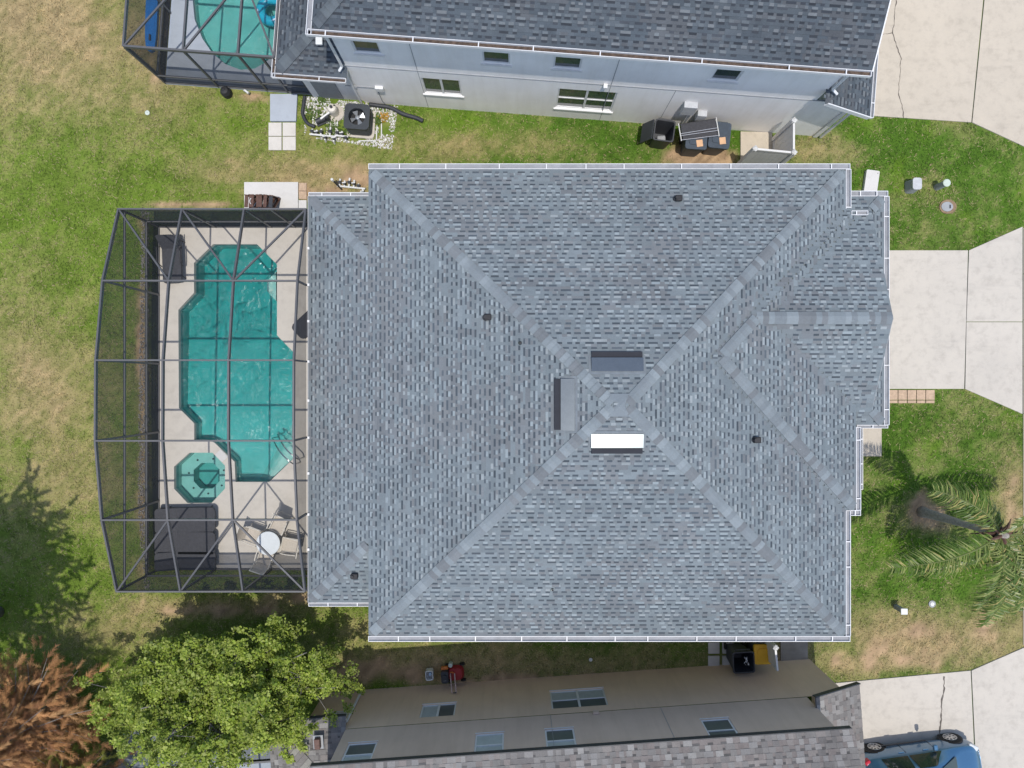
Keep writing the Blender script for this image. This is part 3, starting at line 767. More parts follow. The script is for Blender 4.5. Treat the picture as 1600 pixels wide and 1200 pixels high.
def window(parent, x0, x1, z0, z1, y, s, kind='slider', depth=.09, panes=('glass', 'glass'), meet=None):
    """frame, panes, sill in an opening; s points to the inside"""
    yf = y + s * (depth - .03); fw = .05
    fr = MB()
    fr.bb(x0, x0 + fw, yf - .03, yf + .03, z0, z1); fr.bb(x1 - fw, x1, yf - .03, yf + .03, z0, z1)
    fr.bb(x0 + fw, x1 - fw, yf - .03, yf + .03, z0, z0 + fw); fr.bb(x0 + fw, x1 - fw, yf - .03, yf + .03, z1 - fw, z1)
    w = bpy.data.objects.new('window', fr.mesh('window', M['white_trim'])); COL.objects.link(w); w.parent = parent
    xm = (x0 + x1) / 2; zm = (z0 + z1) / 2
    cells = []
    if kind in ('slider', 'twin'):
        m = MB(); m.bb(xm - .035, xm + .035, yf - .036, yf + .036, z0 + fw, z1 - fw); m.build('mullion', M['white_trim'], w)
        cells = [(x0 + fw, xm - .035), (xm + .035, x1 - fw)]
    else: cells = [(x0 + fw, x1 - fw)]
    for i, (a, b) in enumerate(cells):
        if kind in ('twin', 'hung'):
            m = MB(); m.bb(a, b, yf - .032, yf + .032, zm - .025, zm + .025); m.build('meeting_rail', M['white_trim'], w)
            MB().bb(a, b, yf - .004, yf + .012, zm + .025, z1 - fw).build('pane', M[panes[0]], w)
            MB().bb(a, b, yf + .002, yf + .016, z0 + fw, zm - .025).build('pane', M[panes[1]], w)
        else:
            MB().bb(a, b, yf - .004, yf + .012, z0 + fw, z1 - fw).build('pane', M[panes[i]], w)
    MB().bb(x0 - (.06 if s > 0 else .01), x1 + (.06 if s > 0 else .01), y - s * (.045 if s > 0 else .012), y + s * depth, z0 - (.07 if s > 0 else .03), z0 - .002).build('sill', M['white_trim'], w)
    return w

def px_on_wall(px, py, o, a, yl):
    """where the sight line through a pixel meets the vertical plane local-y = yl of a house frame -> (x, z)"""
    d = ((px - 800) / FPX, (600 - py) / FPX)
    ny = (-math.sin(a), math.cos(a))
    # world point = d*t (plan), z = CAM_H - t ; local y = dot(p - o, ny)
    t = (yl + o[0] * ny[0] + o[1] * ny[1]) / (d[0] * ny[0] + d[1] * ny[1])
    x, y = d[0] * t - o[0], d[1] * t - o[1]
    return x * math.cos(a) + y * math.sin(a), CAM_H - t
def win_rect(pts, o, a, yl=0.0):
    q = [px_on_wall(*p, o, a, yl) for p in pts]
    tl, tr, br, bl = q
    return ((tl[0] + bl[0]) / 2, (tr[0] + br[0]) / 2, min((tl[1] + tr[1]) / 2, (bl[1] + br[1]) / 2), max((tl[1] + tr[1]) / 2, (bl[1] + br[1]) / 2))

# ================================================================== MAIN HOUSE
T = 0.37
house = thing('house', 'single-storey house with large blue-grey hipped shingle roof in the centre', 'house', (2.8, -0.5, 0))
HX, HY = 2.8, -0.5
class Off:  # world -> house local shift
    pass
def rl(x, y): return (x - HX, y - HY)
rf = Roof()
def pl(a, b, x, y, z): return (a, b, z - a * x - b * y)  # plane through a local point
X0, X1, Y0, Y1 = -4.2 - HX, 9.77 - HX, -7.38 - HY, 6.29 - HY
ZE = 3.2
planes_main = [pl(T, 0, X0, 0, ZE), pl(-T, 0, X1, 0, ZE), pl(0, T, 0, Y0, ZE), pl(0, -T, 0, Y1, ZE)]
rf.mod(X0, X1, Y0, Y1, planes_main)
LX = -6.16 - HX; LZ = ZE + T * (LX - X0); LY0, LY1 = -6.62 - HY, 5.69 - HY
rf.mod(LX, X0, LY0, LY1, [pl(T, 0, LX, 0, LZ), pl(0, T, 0, LY0, LZ), pl(0, -T, 0, LY1, LZ)])
KX = 10.07 - HX; KY0, KY1 = -3.69 - HY, 5.15 - HY
rf.mod(4.2 - HX, KX, KY0, KY1, [pl(-T, 0, KX, 0, ZE), pl(0, T, 0, KY0, ZE), pl(0, -T, 0, KY1, ZE)])
GZ = 2.95; GX = 11.02 - HX; GR = 10.56 - HX; GY0, GY1 = -1.21 - HY, 5.56 - HY; GRY = 1.83 - HY; GRZ = 4.3
rf.mod(6.0 - HX, GR, GY0, GY1, [pl(0, -(GRZ - GZ) / (GY1 - GRY), 0, GY1, GZ), pl(0, (GRZ - GZ) / (GRY - GY0), 0, GY0, GZ)])
rf.mod(GR - .02, GX, GY0, GY1, [pl(-.36, 0, GX, 0, GZ), pl(0, .433, 0, GY0, GZ), pl(0, -.35, 0, GY1, GZ)])
main_roof = build_roof(house, rf, M['shingle_main'], PAL_MAIN)
ap1 = ((X0 + X1) / 2 - .08, (Y0 + Y1) / 2); 
h = (Y1 - Y0) / 2
ridge_caps(main_roof, rf, (X0 + .12, Y1 - .12), (X0 + h, Y1 - h), M['shingle_main'], PAL_MAIN)
ridge_caps(main_roof, rf, (X0 + .12, Y0 + .12), (X0 + h, Y0 + h), M['shingle_main'], PAL_MAIN)
ridge_caps(main_roof, rf, (X1 - .12, Y1 - .12), (X1 - h, Y1 - h), M['shingle_main'], PAL_MAIN)
ridge_caps(main_roof, rf, (X1 - .12, Y0 + .12), (X1 - h, Y0 + h), M['shingle_main'], PAL_MAIN)
ridge_caps(main_roof, rf, (LX + .1, LY1 - .1), (X0 - .02, LY1 - (X0 - .02 - LX)), M['shingle_main'], PAL_MAIN)
ridge_caps(main_roof, rf, (LX + .1, LY0 + .1), (X0 - .02, LY0 + (X0 - .02 - LX)), M['shingle_main'], PAL_MAIN)
kh = (KY1 - KY0) / 2
ridge_caps(main_roof, rf, (KX - .1, KY0 + .1), (KX - kh, KY0 + kh), M['shingle_main'], PAL_MAIN)
# upper hip of the front block shows only above the garage roof
ridge_caps(main_roof, rf, (KX - (KY1 - GRY) - .02, GRY - .02), (KX - kh, KY1 - kh), M['shingle_main'], PAL_MAIN, half=.15)
ridge_caps(main_roof, rf, (GR - .01, GRY), (KX - (KY1 - GRY), GRY), M['shingle_main'], PAL_MAIN, half=.17)
ridge_caps(main_roof, rf, (GX - .08, GY0 + .08), (GR, GY0 + (GX - GR)), M['shingle_main'], PAL_MAIN, half=.14)
ridge_caps(main_roof, rf, (GX - .08, GY1 - .08), (GR, GY1 - (GX - GR)), M['shingle_main'], PAL_MAIN, half=.14)
# gable end triangle and rake board
mb = MB(); mb.add([(GR - .01, GY0 + .6, GZ + .15), (GR - .01, GY1 - .6, GZ + .15), (GR - .01, GRY, GRZ - .04)], [(0, 1, 2)]); mb.build('gable_wall', M['utility_grey'], house)
mb = MB()
for ya, za in ((GY0 + .6, GZ + .26), (GY1 - .6, GZ + .21)): mb.bar((GR + .02, ya, za - .06), (GR + .02, GRY, GRZ - .06), .02, .06)
mb.build('rake_board', M['utility_grey'], house)
# apex cap
za = ZE + T * h; mb = MB(); mb.col = (.19, .218, .238)
for k in range(2): 
    r = .3 - .06 * k; zz = za + .03 + .012 * k; mb.add([(-r + ap1[0] + .08, -r + ap1[1], zz - .1), (r + ap1[0] + .08, -r + ap1[1], zz - .1), (r + ap1[0] + .08, r + ap1[1], zz - .1), (-r + ap1[0] + .08, r + ap1[1], zz - .1), (ap1[0] + .08, ap1[1], zz + .01)], [(0, 1, 4), (1, 2, 4), (2, 3, 4), (3, 0, 4)])
mb.build('ridge_cap', M['shingle_main'], main_roof)
# walls
wpts = [rl(*p) for p in [(-3.8, -7.1), (9.5, -7.1), (9.5, -3.3), (9.8, -3.3), (9.8, -0.9), (10.6, -0.9), (10.6, 5.3), (9.5, 5.3), (9.5, 6.0), (-3.8, 6.0)]]
mb = MB(); mb.prism(wpts, -.05, 2.93); mb.build('wall', M['stucco_cream'], house)
mb = MB()
for (xa, xb, ya, yb, z) in ((X0 + .01, X1 - .01, Y0 + .01, Y1 - .01, ZE - .06), (LX + .01, X0, LY0 + .01, LY1 - .01, LZ - .06), (X1 - .3, GX - .01, GY0 + .01, GY1 - .01, GZ - .06), (X1 - .3, KX - .01, KY0 + .01, GY0, ZE - .06)):
    mb.bb(xa, xb, ya, yb, z - .12, z)
mb.build('soffit', M['white_trim'], house)
# lanai posts
for yy in (-6.2, -2.4, 1.4, 5.2): MB().bb(-6.0 - HX, -5.75 - HX, yy - .12 - HY, yy + .12 - HY, 0, LZ - .17).build('lanai_post', M['stucco_cream'], house)
# gutters
gutter(house, (X0, Y1), (X1 + .13, Y1), (0, 1), ZE, spacing=1.3)
gutter(house, (X0, Y0), (X1 + .13, Y0), (0, -1), ZE, spacing=1.25)
gutter(house, (X1, Y1), (X1, 4.86 - HY), (1, 0), ZE)
gutter(house, (X1 + .15, 4.93 - HY), (X1 + .62, 4.93 - HY), (0, 1), ZE + .07, spacing=.3, w=.13)
gutter(house, (X1, KY0 - .02), (X1, Y0), (1, 0), ZE, spacing=1.1, w=.15)
gutter(house, (KX, KY0), (KX, GY0 - .06), (1, 0), ZE, spacing=1.0, w=.15)
gutter(house, (X1 + .14, KY0), (KX + .14, KY0), (0, -1), ZE, spacing=.4)
gutter(house, (GX, GY1), (GX, GY0), (1, 0), GZ, spacing=1.0)
gutter(house, (X1 + .14, GY1), (GX + .12, GY1), (0, 1), GZ, spacing=.5)
gutter(house, (KX + .16, GY0), (GX + .12, GY0), (0, -1), GZ, spacing=.6, w=.1)
gutter(house, (KX + .38, GY0 - .08), (KX + .38, -3.18 - HY), (1, 0), 2.55, spacing=.55, w=.15)   # porch gutter below
gutter(house, (LX, LY1), (X0 - .02, LY1), (0, 1), LZ, spacing=.9, w=.12)
gutter(house, (LX, LY0), (X0 - .02, LY0), (0, -1), LZ, spacing=.9, w=.12)
mb = MB(); mb.bb(LX - .03, LX - .003, LY0, LY1, LZ - .12, LZ + .008); mb.build('fascia', M['utility_grey'], house)
mb = MB(); mb.bb(KX + .02, KX + .37, -3.18 - HY, GY0 - .08, 2.5, 2.53); mb.build('porch_roof', M['white_trim'], house)

def roof_z(xw, yw): return float(rf.env(np.array([xw - HX]), np.array([yw - HY]))[0])
def at_roof(px, py):
    z = 4.0
    for _ in range(12):
        x, y, _z = P(px, py, z); z = 0.5 * z + 0.5 * roof_z(x, y)
    return x, y, z
# off-ridge vents
def off_ridge_vent(px, py, down, L=1.36, label=None):
    x, y, z = at_roof(px, py); d = Vector((*down, 0)); s = Vector((-d.y, d.x, 0))
    mb = MB()
    # sloping hood: low at the uphill edge, raised at the downhill mouth
    up0 = -d * .22; z0 = T * .22 + .055; z1 = z0 - .12 * .36
    def q(a, b, zz): p = s * a + b; return (p.x, p.y, zz)
    A = [q(-L / 2, up0, z0), q(L / 2, up0, z0), q(L / 2, d * .14, z1), q(-L / 2, d * .14, z1)]
    lo = [q(-L / 2, up0, z0 - .03), q(L / 2, up0, z0 - .03), q(L / 2, d * .14, z1 - .02), q(-L / 2, d * .14, z1 - .02)]
    mb.add(A + lo, [(0, 1, 2, 3), (4, 7, 6, 5), (0, 4, 5, 1), (2, 3, 7, 6)])
    for sg in (-1, 1):
        e = sg * L / 2
        mb.add([q(e, up0, z0 - .02), q(e, d * .13, z1 - .01), q(e, d * .13, -T * .13)], [(0, 1, 2)])
    # flashing skirt
    o = thing('roof_vent', label, 'roof vent', (x, y, z), group='slant-hood roof vents')
    hood = mb.build('hood', M['vent_metal'], o)
    if hood.data.polygons[0].normal.z < 0: hood.data.flip_normals()
    m2 = MB(); m2.add([q(-L / 2 + .02, d * .1, -T * .1 - .02), q(L / 2 - .02, d * .1, -T * .1 - .02), q(L / 2 - .02, d * .1, z1 - .03), q(-L / 2 + .02, d * .1, z1 - .03)], [(0, 1, 2, 3)])
    m2.add([q(-L / 2 + .01, d * .1, z1 - .075), q(L / 2 - .01, d * .1, z1 - .075), q(L / 2 - .01, d * .30, z1 - .09), q(-L / 2 + .01, d * .30, z1 - .09), q(-L / 2 + .01, d * .30, -T * .30), q(L / 2 - .01, d * .30, -T * .30)], [(0, 1, 2, 3), (3, 2, 5, 4)])
    m2.build('mouth', M['vent_dark'], o)
    fl_ = MB(); fl_.add([q(-L / 2 - .07, -d * .30, T * .30 + .018), q(L / 2 + .07, -d * .30, T * .30 + .018), q(L / 2 + .07, d * .2, -T * .2 + .018), q(-L / 2 - .07, d * .2, -T * .2 + .018)], [(0, 1, 2, 3)]); fl_.build('flange', M['shingle_flash'], o)
off_ridge_vent(964, 567, (0, 1), label='slant-hood metal roof vent above the apex, dark mouth facing the top')
off_ridge_vent(884, 632, (-1, 0), label='slant-hood metal roof vent left of the apex, turned sideways')
off_ridge_vent(964, 691, (0, -1), label='slant-hood metal roof vent below the apex, its hood glaring white')
# plumbing boots and pipes
def boot(px, py, label, size=1.0, house_roof=True, zfix=None, col='black_rubber'):
    x, y, z = at_roof(px, py) if zfix is None else P(px, py, zfix)
    o = thing('vent_pipe', label, 'vent pipe', (x, y, z), group='vent pipes through the roof')
    mb = MB(); mb.cyl((0, 0, -.05), .05 * size, .26 * size, 12); mb.build('pipe', M[col], o, smooth=False)
    mb = MB(); mb.lathe((0, 0, -.01), [(.10 * size, -.05), (.095 * size, .02), (.055 * size, .08 * size)], 12); mb.build('flashing', M['dark_plastic'] if size > .8 else M['vent_metal'], o)
    if size > .8:
        mb = MB(); mb.box((0.06, 0, .1), (.2, .17, .13)); mb.build('cowl', M[col], o, bevel=.03)
for a, b, s, lab in ((1056, 311, 1.0, 'black cowled vent pipe near the top gutter of the grey roof'), (759, 496, 1.0, 'black cowled vent pipe on the left slope of the grey roof'), (1178, 687, 1.0, 'black cowled vent pipe on the right slope of the grey roof'),
                     (552, 899, 1.0, 'black cowled vent pipe on the low rear corner of the grey roof'), (1020, 361, .5, 'small bare vent pipe below the cowled one near the top gutter'),
                     (813, 536, .6, 'small bare vent pipe on the left slope beside the upper-left hip'), (863, 921, .5, 'small bare vent pipe low on the bottom slope of the grey roof')):
    boot(a, b, lab, s)

# ================================================================== POOL, DECK, SPA
def z1(pts, sc, ox, oy): return [(ox + a * sc, oy + b * sc) for a, b in pts]
pool_px = z1([(725, 305), (980, 305), (1098, 425), (1098, 840), (1200, 945)], .26667, 140, 300) + z1([(1060, 390), (935, 510), (760, 510), (755, 405), (650, 305), (610, 290), (545, 290), (545, 205), (465, 125)], .3, 140, 600) + z1([(520, 690), (612, 590), (612, 415)], .26667, 140, 300)
spa_px = z1([(520, 358), (640, 358), (705, 425), (705, 545), (635, 620), (510, 620), (440, 545), (440, 430)], .3, 140, 600)
pool_o = [P2(a, b, .04) for a, b in pool_px][::-1]; spa_o = [P2(a, b, .04) for a, b in spa_px][::-1]
mb = MB(); mb.prism(DECK, -.12, .04, holes=[pool_o, spa_o])
deck = mb.build('pool_deck', M['deck']); tag(deck, kind='structure')
def ripple_sheet(poly, z, amp, seed, step=.05, calm=None):
    """water surface with small waves, its narrow troughs shaped to imitate bright caustic lines; cells that touch the outline run on under the deck edge"""
    xs = np.arange(min(p[0] for p in poly) - .04, max(p[0] for p in poly) + .05, step); ys = np.arange(min(p[1] for p in poly) - .04, max(p[1] for p in poly) + .05, step)
    X, Y = np.meshgrid(xs, ys, indexing='ij'); fx, fy = X.ravel(), Y.ravel()
    wx = fx + .5 * vnoise(fx, fy, .9, seed, 2); wy = fy + .5 * vnoise(fx, fy, .8, seed + 1, 2)
    n1 = vnoise(wx * 1.0, wy, .30, seed + 2, 2); n2 = vnoise(wx, wy * 1.1, .19, seed + 3, 2)
    ridge = np.exp(-((n1 - .5) / .06) ** 2) + .7 * np.exp(-((n2 - .5) / .07) ** 2)  # thin trough lines: less tinted depth, so they imitate bright caustics
    a = amp if calm is None else amp * calm(fx, fy)
    h = -a * ridge + a * 1.5 * (vnoise(wx, wy, .42, seed + 5, 2) - .35)
    ins = inpoly(fx, fy, poly).reshape(X.shape)
    c = ins[:-1, :-1] | ins[1:, :-1] | ins[1:, 1:] | ins[:-1, 1:]
    idx = np.arange(X.size).reshape(X.shape); q = np.stack([idx[:-1, :-1], idx[1:, :-1], idx[1:, 1:], idx[:-1, 1:]], -1)[c]
    used = np.unique(q); mp = np.full(X.size, -1); mp[used] = np.arange(len(used))
    m = MB(); m.add(np.c_[fx, fy, z + h][used].tolist(), mp[q].tolist()); return m
def basin(name, poly, zf, mat_floor, kind, wz, wmat, amp=.03, calm=None):
    n = len(poly); b = MB()
    top = [(x, y, -.119) for x, y in poly]; mid = [(x, y, -.3) for x, y in poly]; zfun = zf if callable(zf) else (lambda x, y: zf)
    bot = [(x, y, zfun(x, y)) for x, y in poly]
    b.cur = 1; b.add(top + mid, [(i, (i + 1) % n, n + (i + 1) % n, n + i) for i in range(n)])
    b.cur = 0; b.add(mid + bot, [(i, (i + 1) % n, n + (i + 1) % n, n + i) for i in range(n)])
    tri = tessellate_polygon([[Vector((x, y, 0)) for x, y in poly]]); b.add(bot, [tuple(t) for t in tri])
    o = b.build(name, [mat_floor, M['pool_tile']]); tag(o, kind=kind)
    wo = ripple_sheet(poly, wz, amp, 5, calm=calm).build('water', wmat, o, smooth=True)
    if wo.data.polygons[0].normal.z < 0: wo.data.flip_normals()
    return o
pool = basin('swimming_pool', pool_o, lambda x, y: -.80 + max(0, min(1, (2.6 - y) / 4.5)) * .24, M['pool_plaster'], 'structure', -.19, M['water'], .085, lambda x, y: np.clip((y + 2.2) / 3.0, .12, 1.0) * (.5 + .9 * vnoise(x, y, 1.6, 15, 2)))
spa = basin('spa', spa_o, -.95, M['spa_plaster'], 'structure', -.15, M['spa_water'], .006)
cx, cy = np.mean(np.array(spa_o), axis=0)
inner = [(cx + (x - cx) * .52, cy + (y - cy) * .52) for x, y in spa_o]
mb = MB(); mb.prism([(cx + (x - cx) * .995, cy + (y - cy) * .995) for x, y in spa_o], -.93, -.5, holes=[inner]); mb.build('bench', M['pool_shelf'], spa)
for k in range(7):
    t = k * 0.9 + .3; MB().cyl((cx + .62 * math.cos(t), cy + .62 * math.sin(t), -.5), .035, .012, 10).build('jet', M['dark_plastic'], spa)
# steps in the lower right corner, sun shelf at upper right
sp = [P2(a, b, -.3) for a, b in [(457, 668), (457, 716), (421, 751), (400, 751)]]
for k, (zt, f) in enumerate(((-.50, 1.0), (-.40, .72), (-.30, .45))):
    c0 = Vector((*P2(458, 718, -.3), 0)); d1 = Vector((*P2(458, 718 - 62 * f, -.3), 0)); d2 = Vector((*P2(420 - 10 * 0, 752, -.3), 0)); d3 = Vector((*P2(458 - 92 * f, 752, -.3), 0)) if f < .6 else Vector((*P2(420 - 30 * (f - .4), 752, -.3), 0))
    mb = MB(); mb.prism([(c0.x - .01, c0.y), (d1.x - .01, d1.y), (d3.x, d3.y + .01), (d2.x, d2.y + .01)], -.79, zt); mb.build('step', M['pool_shelf'], pool)
mb = MB(); mb.prism([P2(418, 440, -.4), P2(432, 425, -.4), P2(432, 470, -.4), P2(418, 455, -.4)], -.79, -.34); mb.build('seat_shelf', M['pool_shelf'], pool)
mb = MB(); mb.box((*P2(346, 712, .05), .05), (.28, .36, .035), math.radians(45)); mb.build('spillway', M['pad'], spa, bevel=.01)
# handrails
for k, (ax, ay, bx, by) in enumerate(((428, 684, 470, 722), (436, 678, 476, 714))):
    a = Vector(P(ax, ay, 0)); b = Vector(P(bx, by, 0)); pts = []
    a.z = -.5; pts = [a, Vector((a.x, a.y, .15))]
    for i in range(1, 8):
        t = i / 8; p = a.lerp(b, t); pts.append(Vector((p.x, p.y, .15 + .68 * math.sin(min(1, t * 1.35) * PI / 2) if t < .75 else .83)))
    pts += [Vector((b.x, b.y, .72)), Vector((b.x, b.y, .04))]
    h_ = MB().tube(pts, .022, 8).build('handrail', M['steel'], smooth=True)
    tag(h_, ['polished steel pool handrail over the corner steps, nearer the spa', 'polished steel pool handrail over the corner steps, nearer the house'][k], 'handrail', 'pool step handrails')

# ================================================================== POOL CAGE
def cage_panel(parent, pts, mat, name='screen_panel'):
    mb = MB(); mb.add(pts, [tuple(range(len(pts)))]); return mb.build(name, mat, parent)
cage = thing('pool_cage', 'dark bronze screened pool cage with arched roof over the swimming pool', 'pool cage', (-9.05, -.5, 0))
CX0, CY0 = -9.05, -.5
cxs = [-11.9, -9.98, -8.1, -6.24]
cys = [5.29, 3.0, .68, -1.62, -3.94, -6.24]
czs = [2.5, 3.34, 3.68, 3.70, 3.38, 2.6]
def cl(x, y, z): return (x - CX0, y - CY0, z)
BW = .047
for i, (y, z) in enumerate(zip(cys, czs)):
    mb = MB(); mb.bar(cl(cxs[0], y, z), cl(cxs[3], y, z), BW, .12); mb.build('beam', M['cage_metal'], cage)
for x in cxs:
    for k in range(5):
        mb = MB(); mb.bar(cl(x, cys[k], czs[k] - .004), cl(x, cys[k + 1], czs[k + 1] - .004), BW + .004, .11); mb.build('purlin', M['cage_metal'], cage)
def roofpt(i, k): return cl(cxs[i], cys[k], czs[k] - .01)
for (i, k, i2, k2) in ((0, 0, 1, 1), (1, 0, 2, 1), (3, 0, 2, 1), (0, 5, 1, 4), (1, 5, 2, 4), (3, 5, 2, 4)):
    mb = MB(); mb.bar(roofpt(i, k), roofpt(i2, k2), .05, .06); mb.build('diagonal_brace', M['cage_metal'], cage)
for i in range(3):
    for k in range(5):
        cage_panel(cage, [cl(cxs[i], cys[k], czs[k]), cl(cxs[i + 1], cys[k], czs[k]), cl(cxs[i + 1], cys[k + 1], czs[k + 1]), cl(cxs[i], cys[k + 1], czs[k + 1])], M['screen_roof'])
# long outer wall
RAIL, HEAD = .88, 2.18
for k in range(6):
    mb = MB(); mb.bb(cxs[0] - .03 - CX0, cxs[0] + .03 - CX0, cys[k] - .03 - CY0, cys[k] + .03 - CY0, .02, czs[k] - .06); mb.build('post', M['cage_metal'], cage)
for z, nm in ((RAIL, 'chair_rail'), (HEAD, 'header_rail'), (.07, 'base_rail')):
    for k in range(5):
        mb = MB(); mb.bb(cxs[0] - .026 - CX0, cxs[0] + .026 - CX0, cys[k + 1] + .03 - CY0, cys[k] - .03 - CY0, z - .03, z + .03); mb.build(nm, M['cage_metal'], cage)
for k in range(5):
    a, b = cys[k + 1], cys[k]
    cage_panel(cage, [cl(cxs[0], a, .1), cl(cxs[0], b, .1), cl(cxs[0], b, RAIL - .03), cl(cxs[0], a, RAIL - .03)], M['screen_kick'])
    cage_panel(cage, [cl(cxs[0], a, RAIL + .03), cl(cxs[0], b, RAIL + .03), cl(cxs[0], b, HEAD - .03), cl(cxs[0], a, HEAD - .03)], M['screen_wall'])
    cage_panel(cage, [cl(cxs[0], a, HEAD + .03), cl(cxs[0], b, HEAD + .03), cl(cxs[0], b, czs[k] - .06), cl(cxs[0], a, czs[k + 1] - .06)], M['screen_wall'])
# end walls
for y, zt, mats in ((cys[0], czs[0], ('screen_kick', 'screen_dense')), (cys[5], czs[5], ('screen_dense', 'screen_dense'))):
    xs_ = [-11.9, -9.98, -8.1, -7.3, -6.24] if y > 0 else [-11.9, -9.98, -8.1, -6.24]
    for x in xs_[1:]:
        mb = MB(); mb.bb(x - .03 - CX0, x + .03 - CX0, y - .03 - CY0, y + .03 - CY0, .02, zt - .06); mb.build('post', M['cage_metal'], cage)
    for a, b in zip(xs_[:-1], xs_[1:]):
        for z, nm in ((RAIL, 'chair_rail'), (.07, 'base_rail')):
            mb = MB(); mb.bb(a + .03 - CX0, b - .03 - CX0, y - .026 - CY0, y + .026 - CY0, z - .03, z + .03); mb.build(nm, M['cage_metal'], cage)
        cage_panel(cage, [cl(a, y, .1), cl(b, y, .1), cl(b, y, RAIL - .03), cl(a, y, RAIL - .03)], M[mats[0]])
        cage_panel(cage, [cl(a, y, RAIL + .03), cl(b, y, RAIL + .03), cl(b, y, zt - .06), cl(a, y, zt - .06)], M[mats[1]])
# riser between the eave and the last beam
for k in range(5):
    cage_panel(cage, [cl(-6.24, cys[k], 2.45), cl(-6.24, cys[k + 1], 2.45), cl(-6.24, cys[k + 1], czs[k + 1] - .06), cl(-6.24, cys[k], czs[k] - .06)], M['screen_wall'])
for k in range(1, 5):
    mb = MB(); mb.bb(-6.27 - CX0, -6.212 - CX0, cys[k] - .025 - CY0, cys[k] + .025 - CY0, 2.4, czs[k] - .06); mb.build('riser_post', M['cage_metal'], cage)
me = MB().bb(-.03, .03, -.035, .035, -.03, .03).mesh('bracket', M['white_trim'])
for y in (4.1, 3.0, 1.9, .68, -.5, -1.62, -2.7, -3.94, -5.0): inst('bracket', me, cage, cl(-6.15, y, LZ + .05))

# ================================================================== PATIO FURNITURE
def lounger(loc, rz, label, L=1.95, W=.7, back=0.25, head=.7, group='black sling loungers by the pool', thick=.05):
    o = thing('sun_lounger', label, 'sun lounger', (loc[0], loc[1], .04), rz, group)
    H = .34
    def rpoly(x0, x1, w, r0, r1, n=5):
        p = []
        for (cx_, cy_, t0, r) in ((x1 - r1, w / 2 - r1, 90, r1), (x1 - r1, -w / 2 + r1, 0, r1), (x0 + r0, -w / 2 + r0, -90, r0), (x0 + r0, w / 2 - r0, -180, r0)):
            for i in range(n): 
                t = math.radians(t0 - 90 * i / (n - 1)); p.append((cx_ + r * math.cos(t), cy_ + r * math.sin(t)))
        return p[::-1]
    seat = MB(); seat.prism(rpoly(-L / 2 + head, L / 2, W, .03, .13), H - thick, H + .01); seat.build('seat', M['black_sling'], o, bevel=.02)
    bk = MB(); c, s_ = math.cos(back), math.sin(back)
    tmp = MB(); tmp.prism(rpoly(-head, 0, W, .1, .02), -thick, .0)
    bk.add([(-L / 2 + head + x * c - 0 * z, y, H + .012 - x * s_ + z * c) for x, y, z in tmp.v], tmp.f); bk.build('backrest', M['black_sling'], o, bevel=.015)
    for sy in (-1, 1):
        MB().tube([(-L / 2 + .12, sy * (W / 2 + .005), H - .04), (L / 2 - .1, sy * (W / 2 + .005), H - .04)], .018, 8).build('side_rail', M['dark_frame'], o)
        for x in (-L / 2 + .3, L / 2 - .25):
            MB().tube([(x, sy * (W / 2 - .03), H - .05), (x + .04, sy * (W / 2), 0)], .017, 8).build('leg', M['dark_frame'], o)
    MB().tube([(-L / 2 + .3, -W / 2 + .03, .12), (-L / 2 + .3, W / 2 - .03, .12)], .012, 6).build('stretcher', M['dark_frame'], o)
    return o
lounger((-10.85, -4.52), 0.02, 'black cushioned sun lounger next to the round spa, topmost of the three', W=.8, back=.18)
lounger((-10.85, -5.29), -.01, 'black cushioned sun lounger in the middle of the three beside the cage wall', W=.74, back=.2)
lounger((-10.83, -5.88), 0.0, 'black cushioned sun lounger against the bottom cage wall, lowest of the three', W=.6, back=.35)
tl = lounger((-11.32, 4.22), math.radians(-88), 'black sling lounger with arms in the top left corner of the cage', L=1.75, W=.62, back=.9, head=.6)
for sy in (-1, 1): MB().tube([(-.35, sy * .36, .36), (-.3, sy * .38, .58), (.2, sy * .38, .56), (.3, sy * .35, .3)], .018, 8).build('armrest', M['dark_frame'], tl)
lounger((-6.47, 2.32), math.radians(-137), 'black sling lounger poking out from under the house eave beside the pool', L=1.9, W=.6, back=.25)
TCX, TCY, _ = P(419, 849, .72)
o = thing('patio_table', 'round white patio table among four sling chairs in the cage corner', 'table', (TCX, TCY, .04))
MB().lathe((0, 0, .66), [(.36, 0), (.39, .012), (.39, .028), (.375, .036), (.0, .038)], 40).build('tabletop', M['table_white'], o)
for k in range(4):
    t = PI / 4 + k * PI / 2; MB().tube([(.3 * math.cos(t), .3 * math.sin(t), .66), (.2 * math.cos(t), .2 * math.sin(t), .34), (.34 * math.cos(t), .34 * math.sin(t), 0)], .018, 8).build('leg', M['cream_frame'], o)
MB().lathe((0, 0, .33), [(.2, 0), (.2, .02)], 20).build('shelf_ring', M['cream_frame'], o)
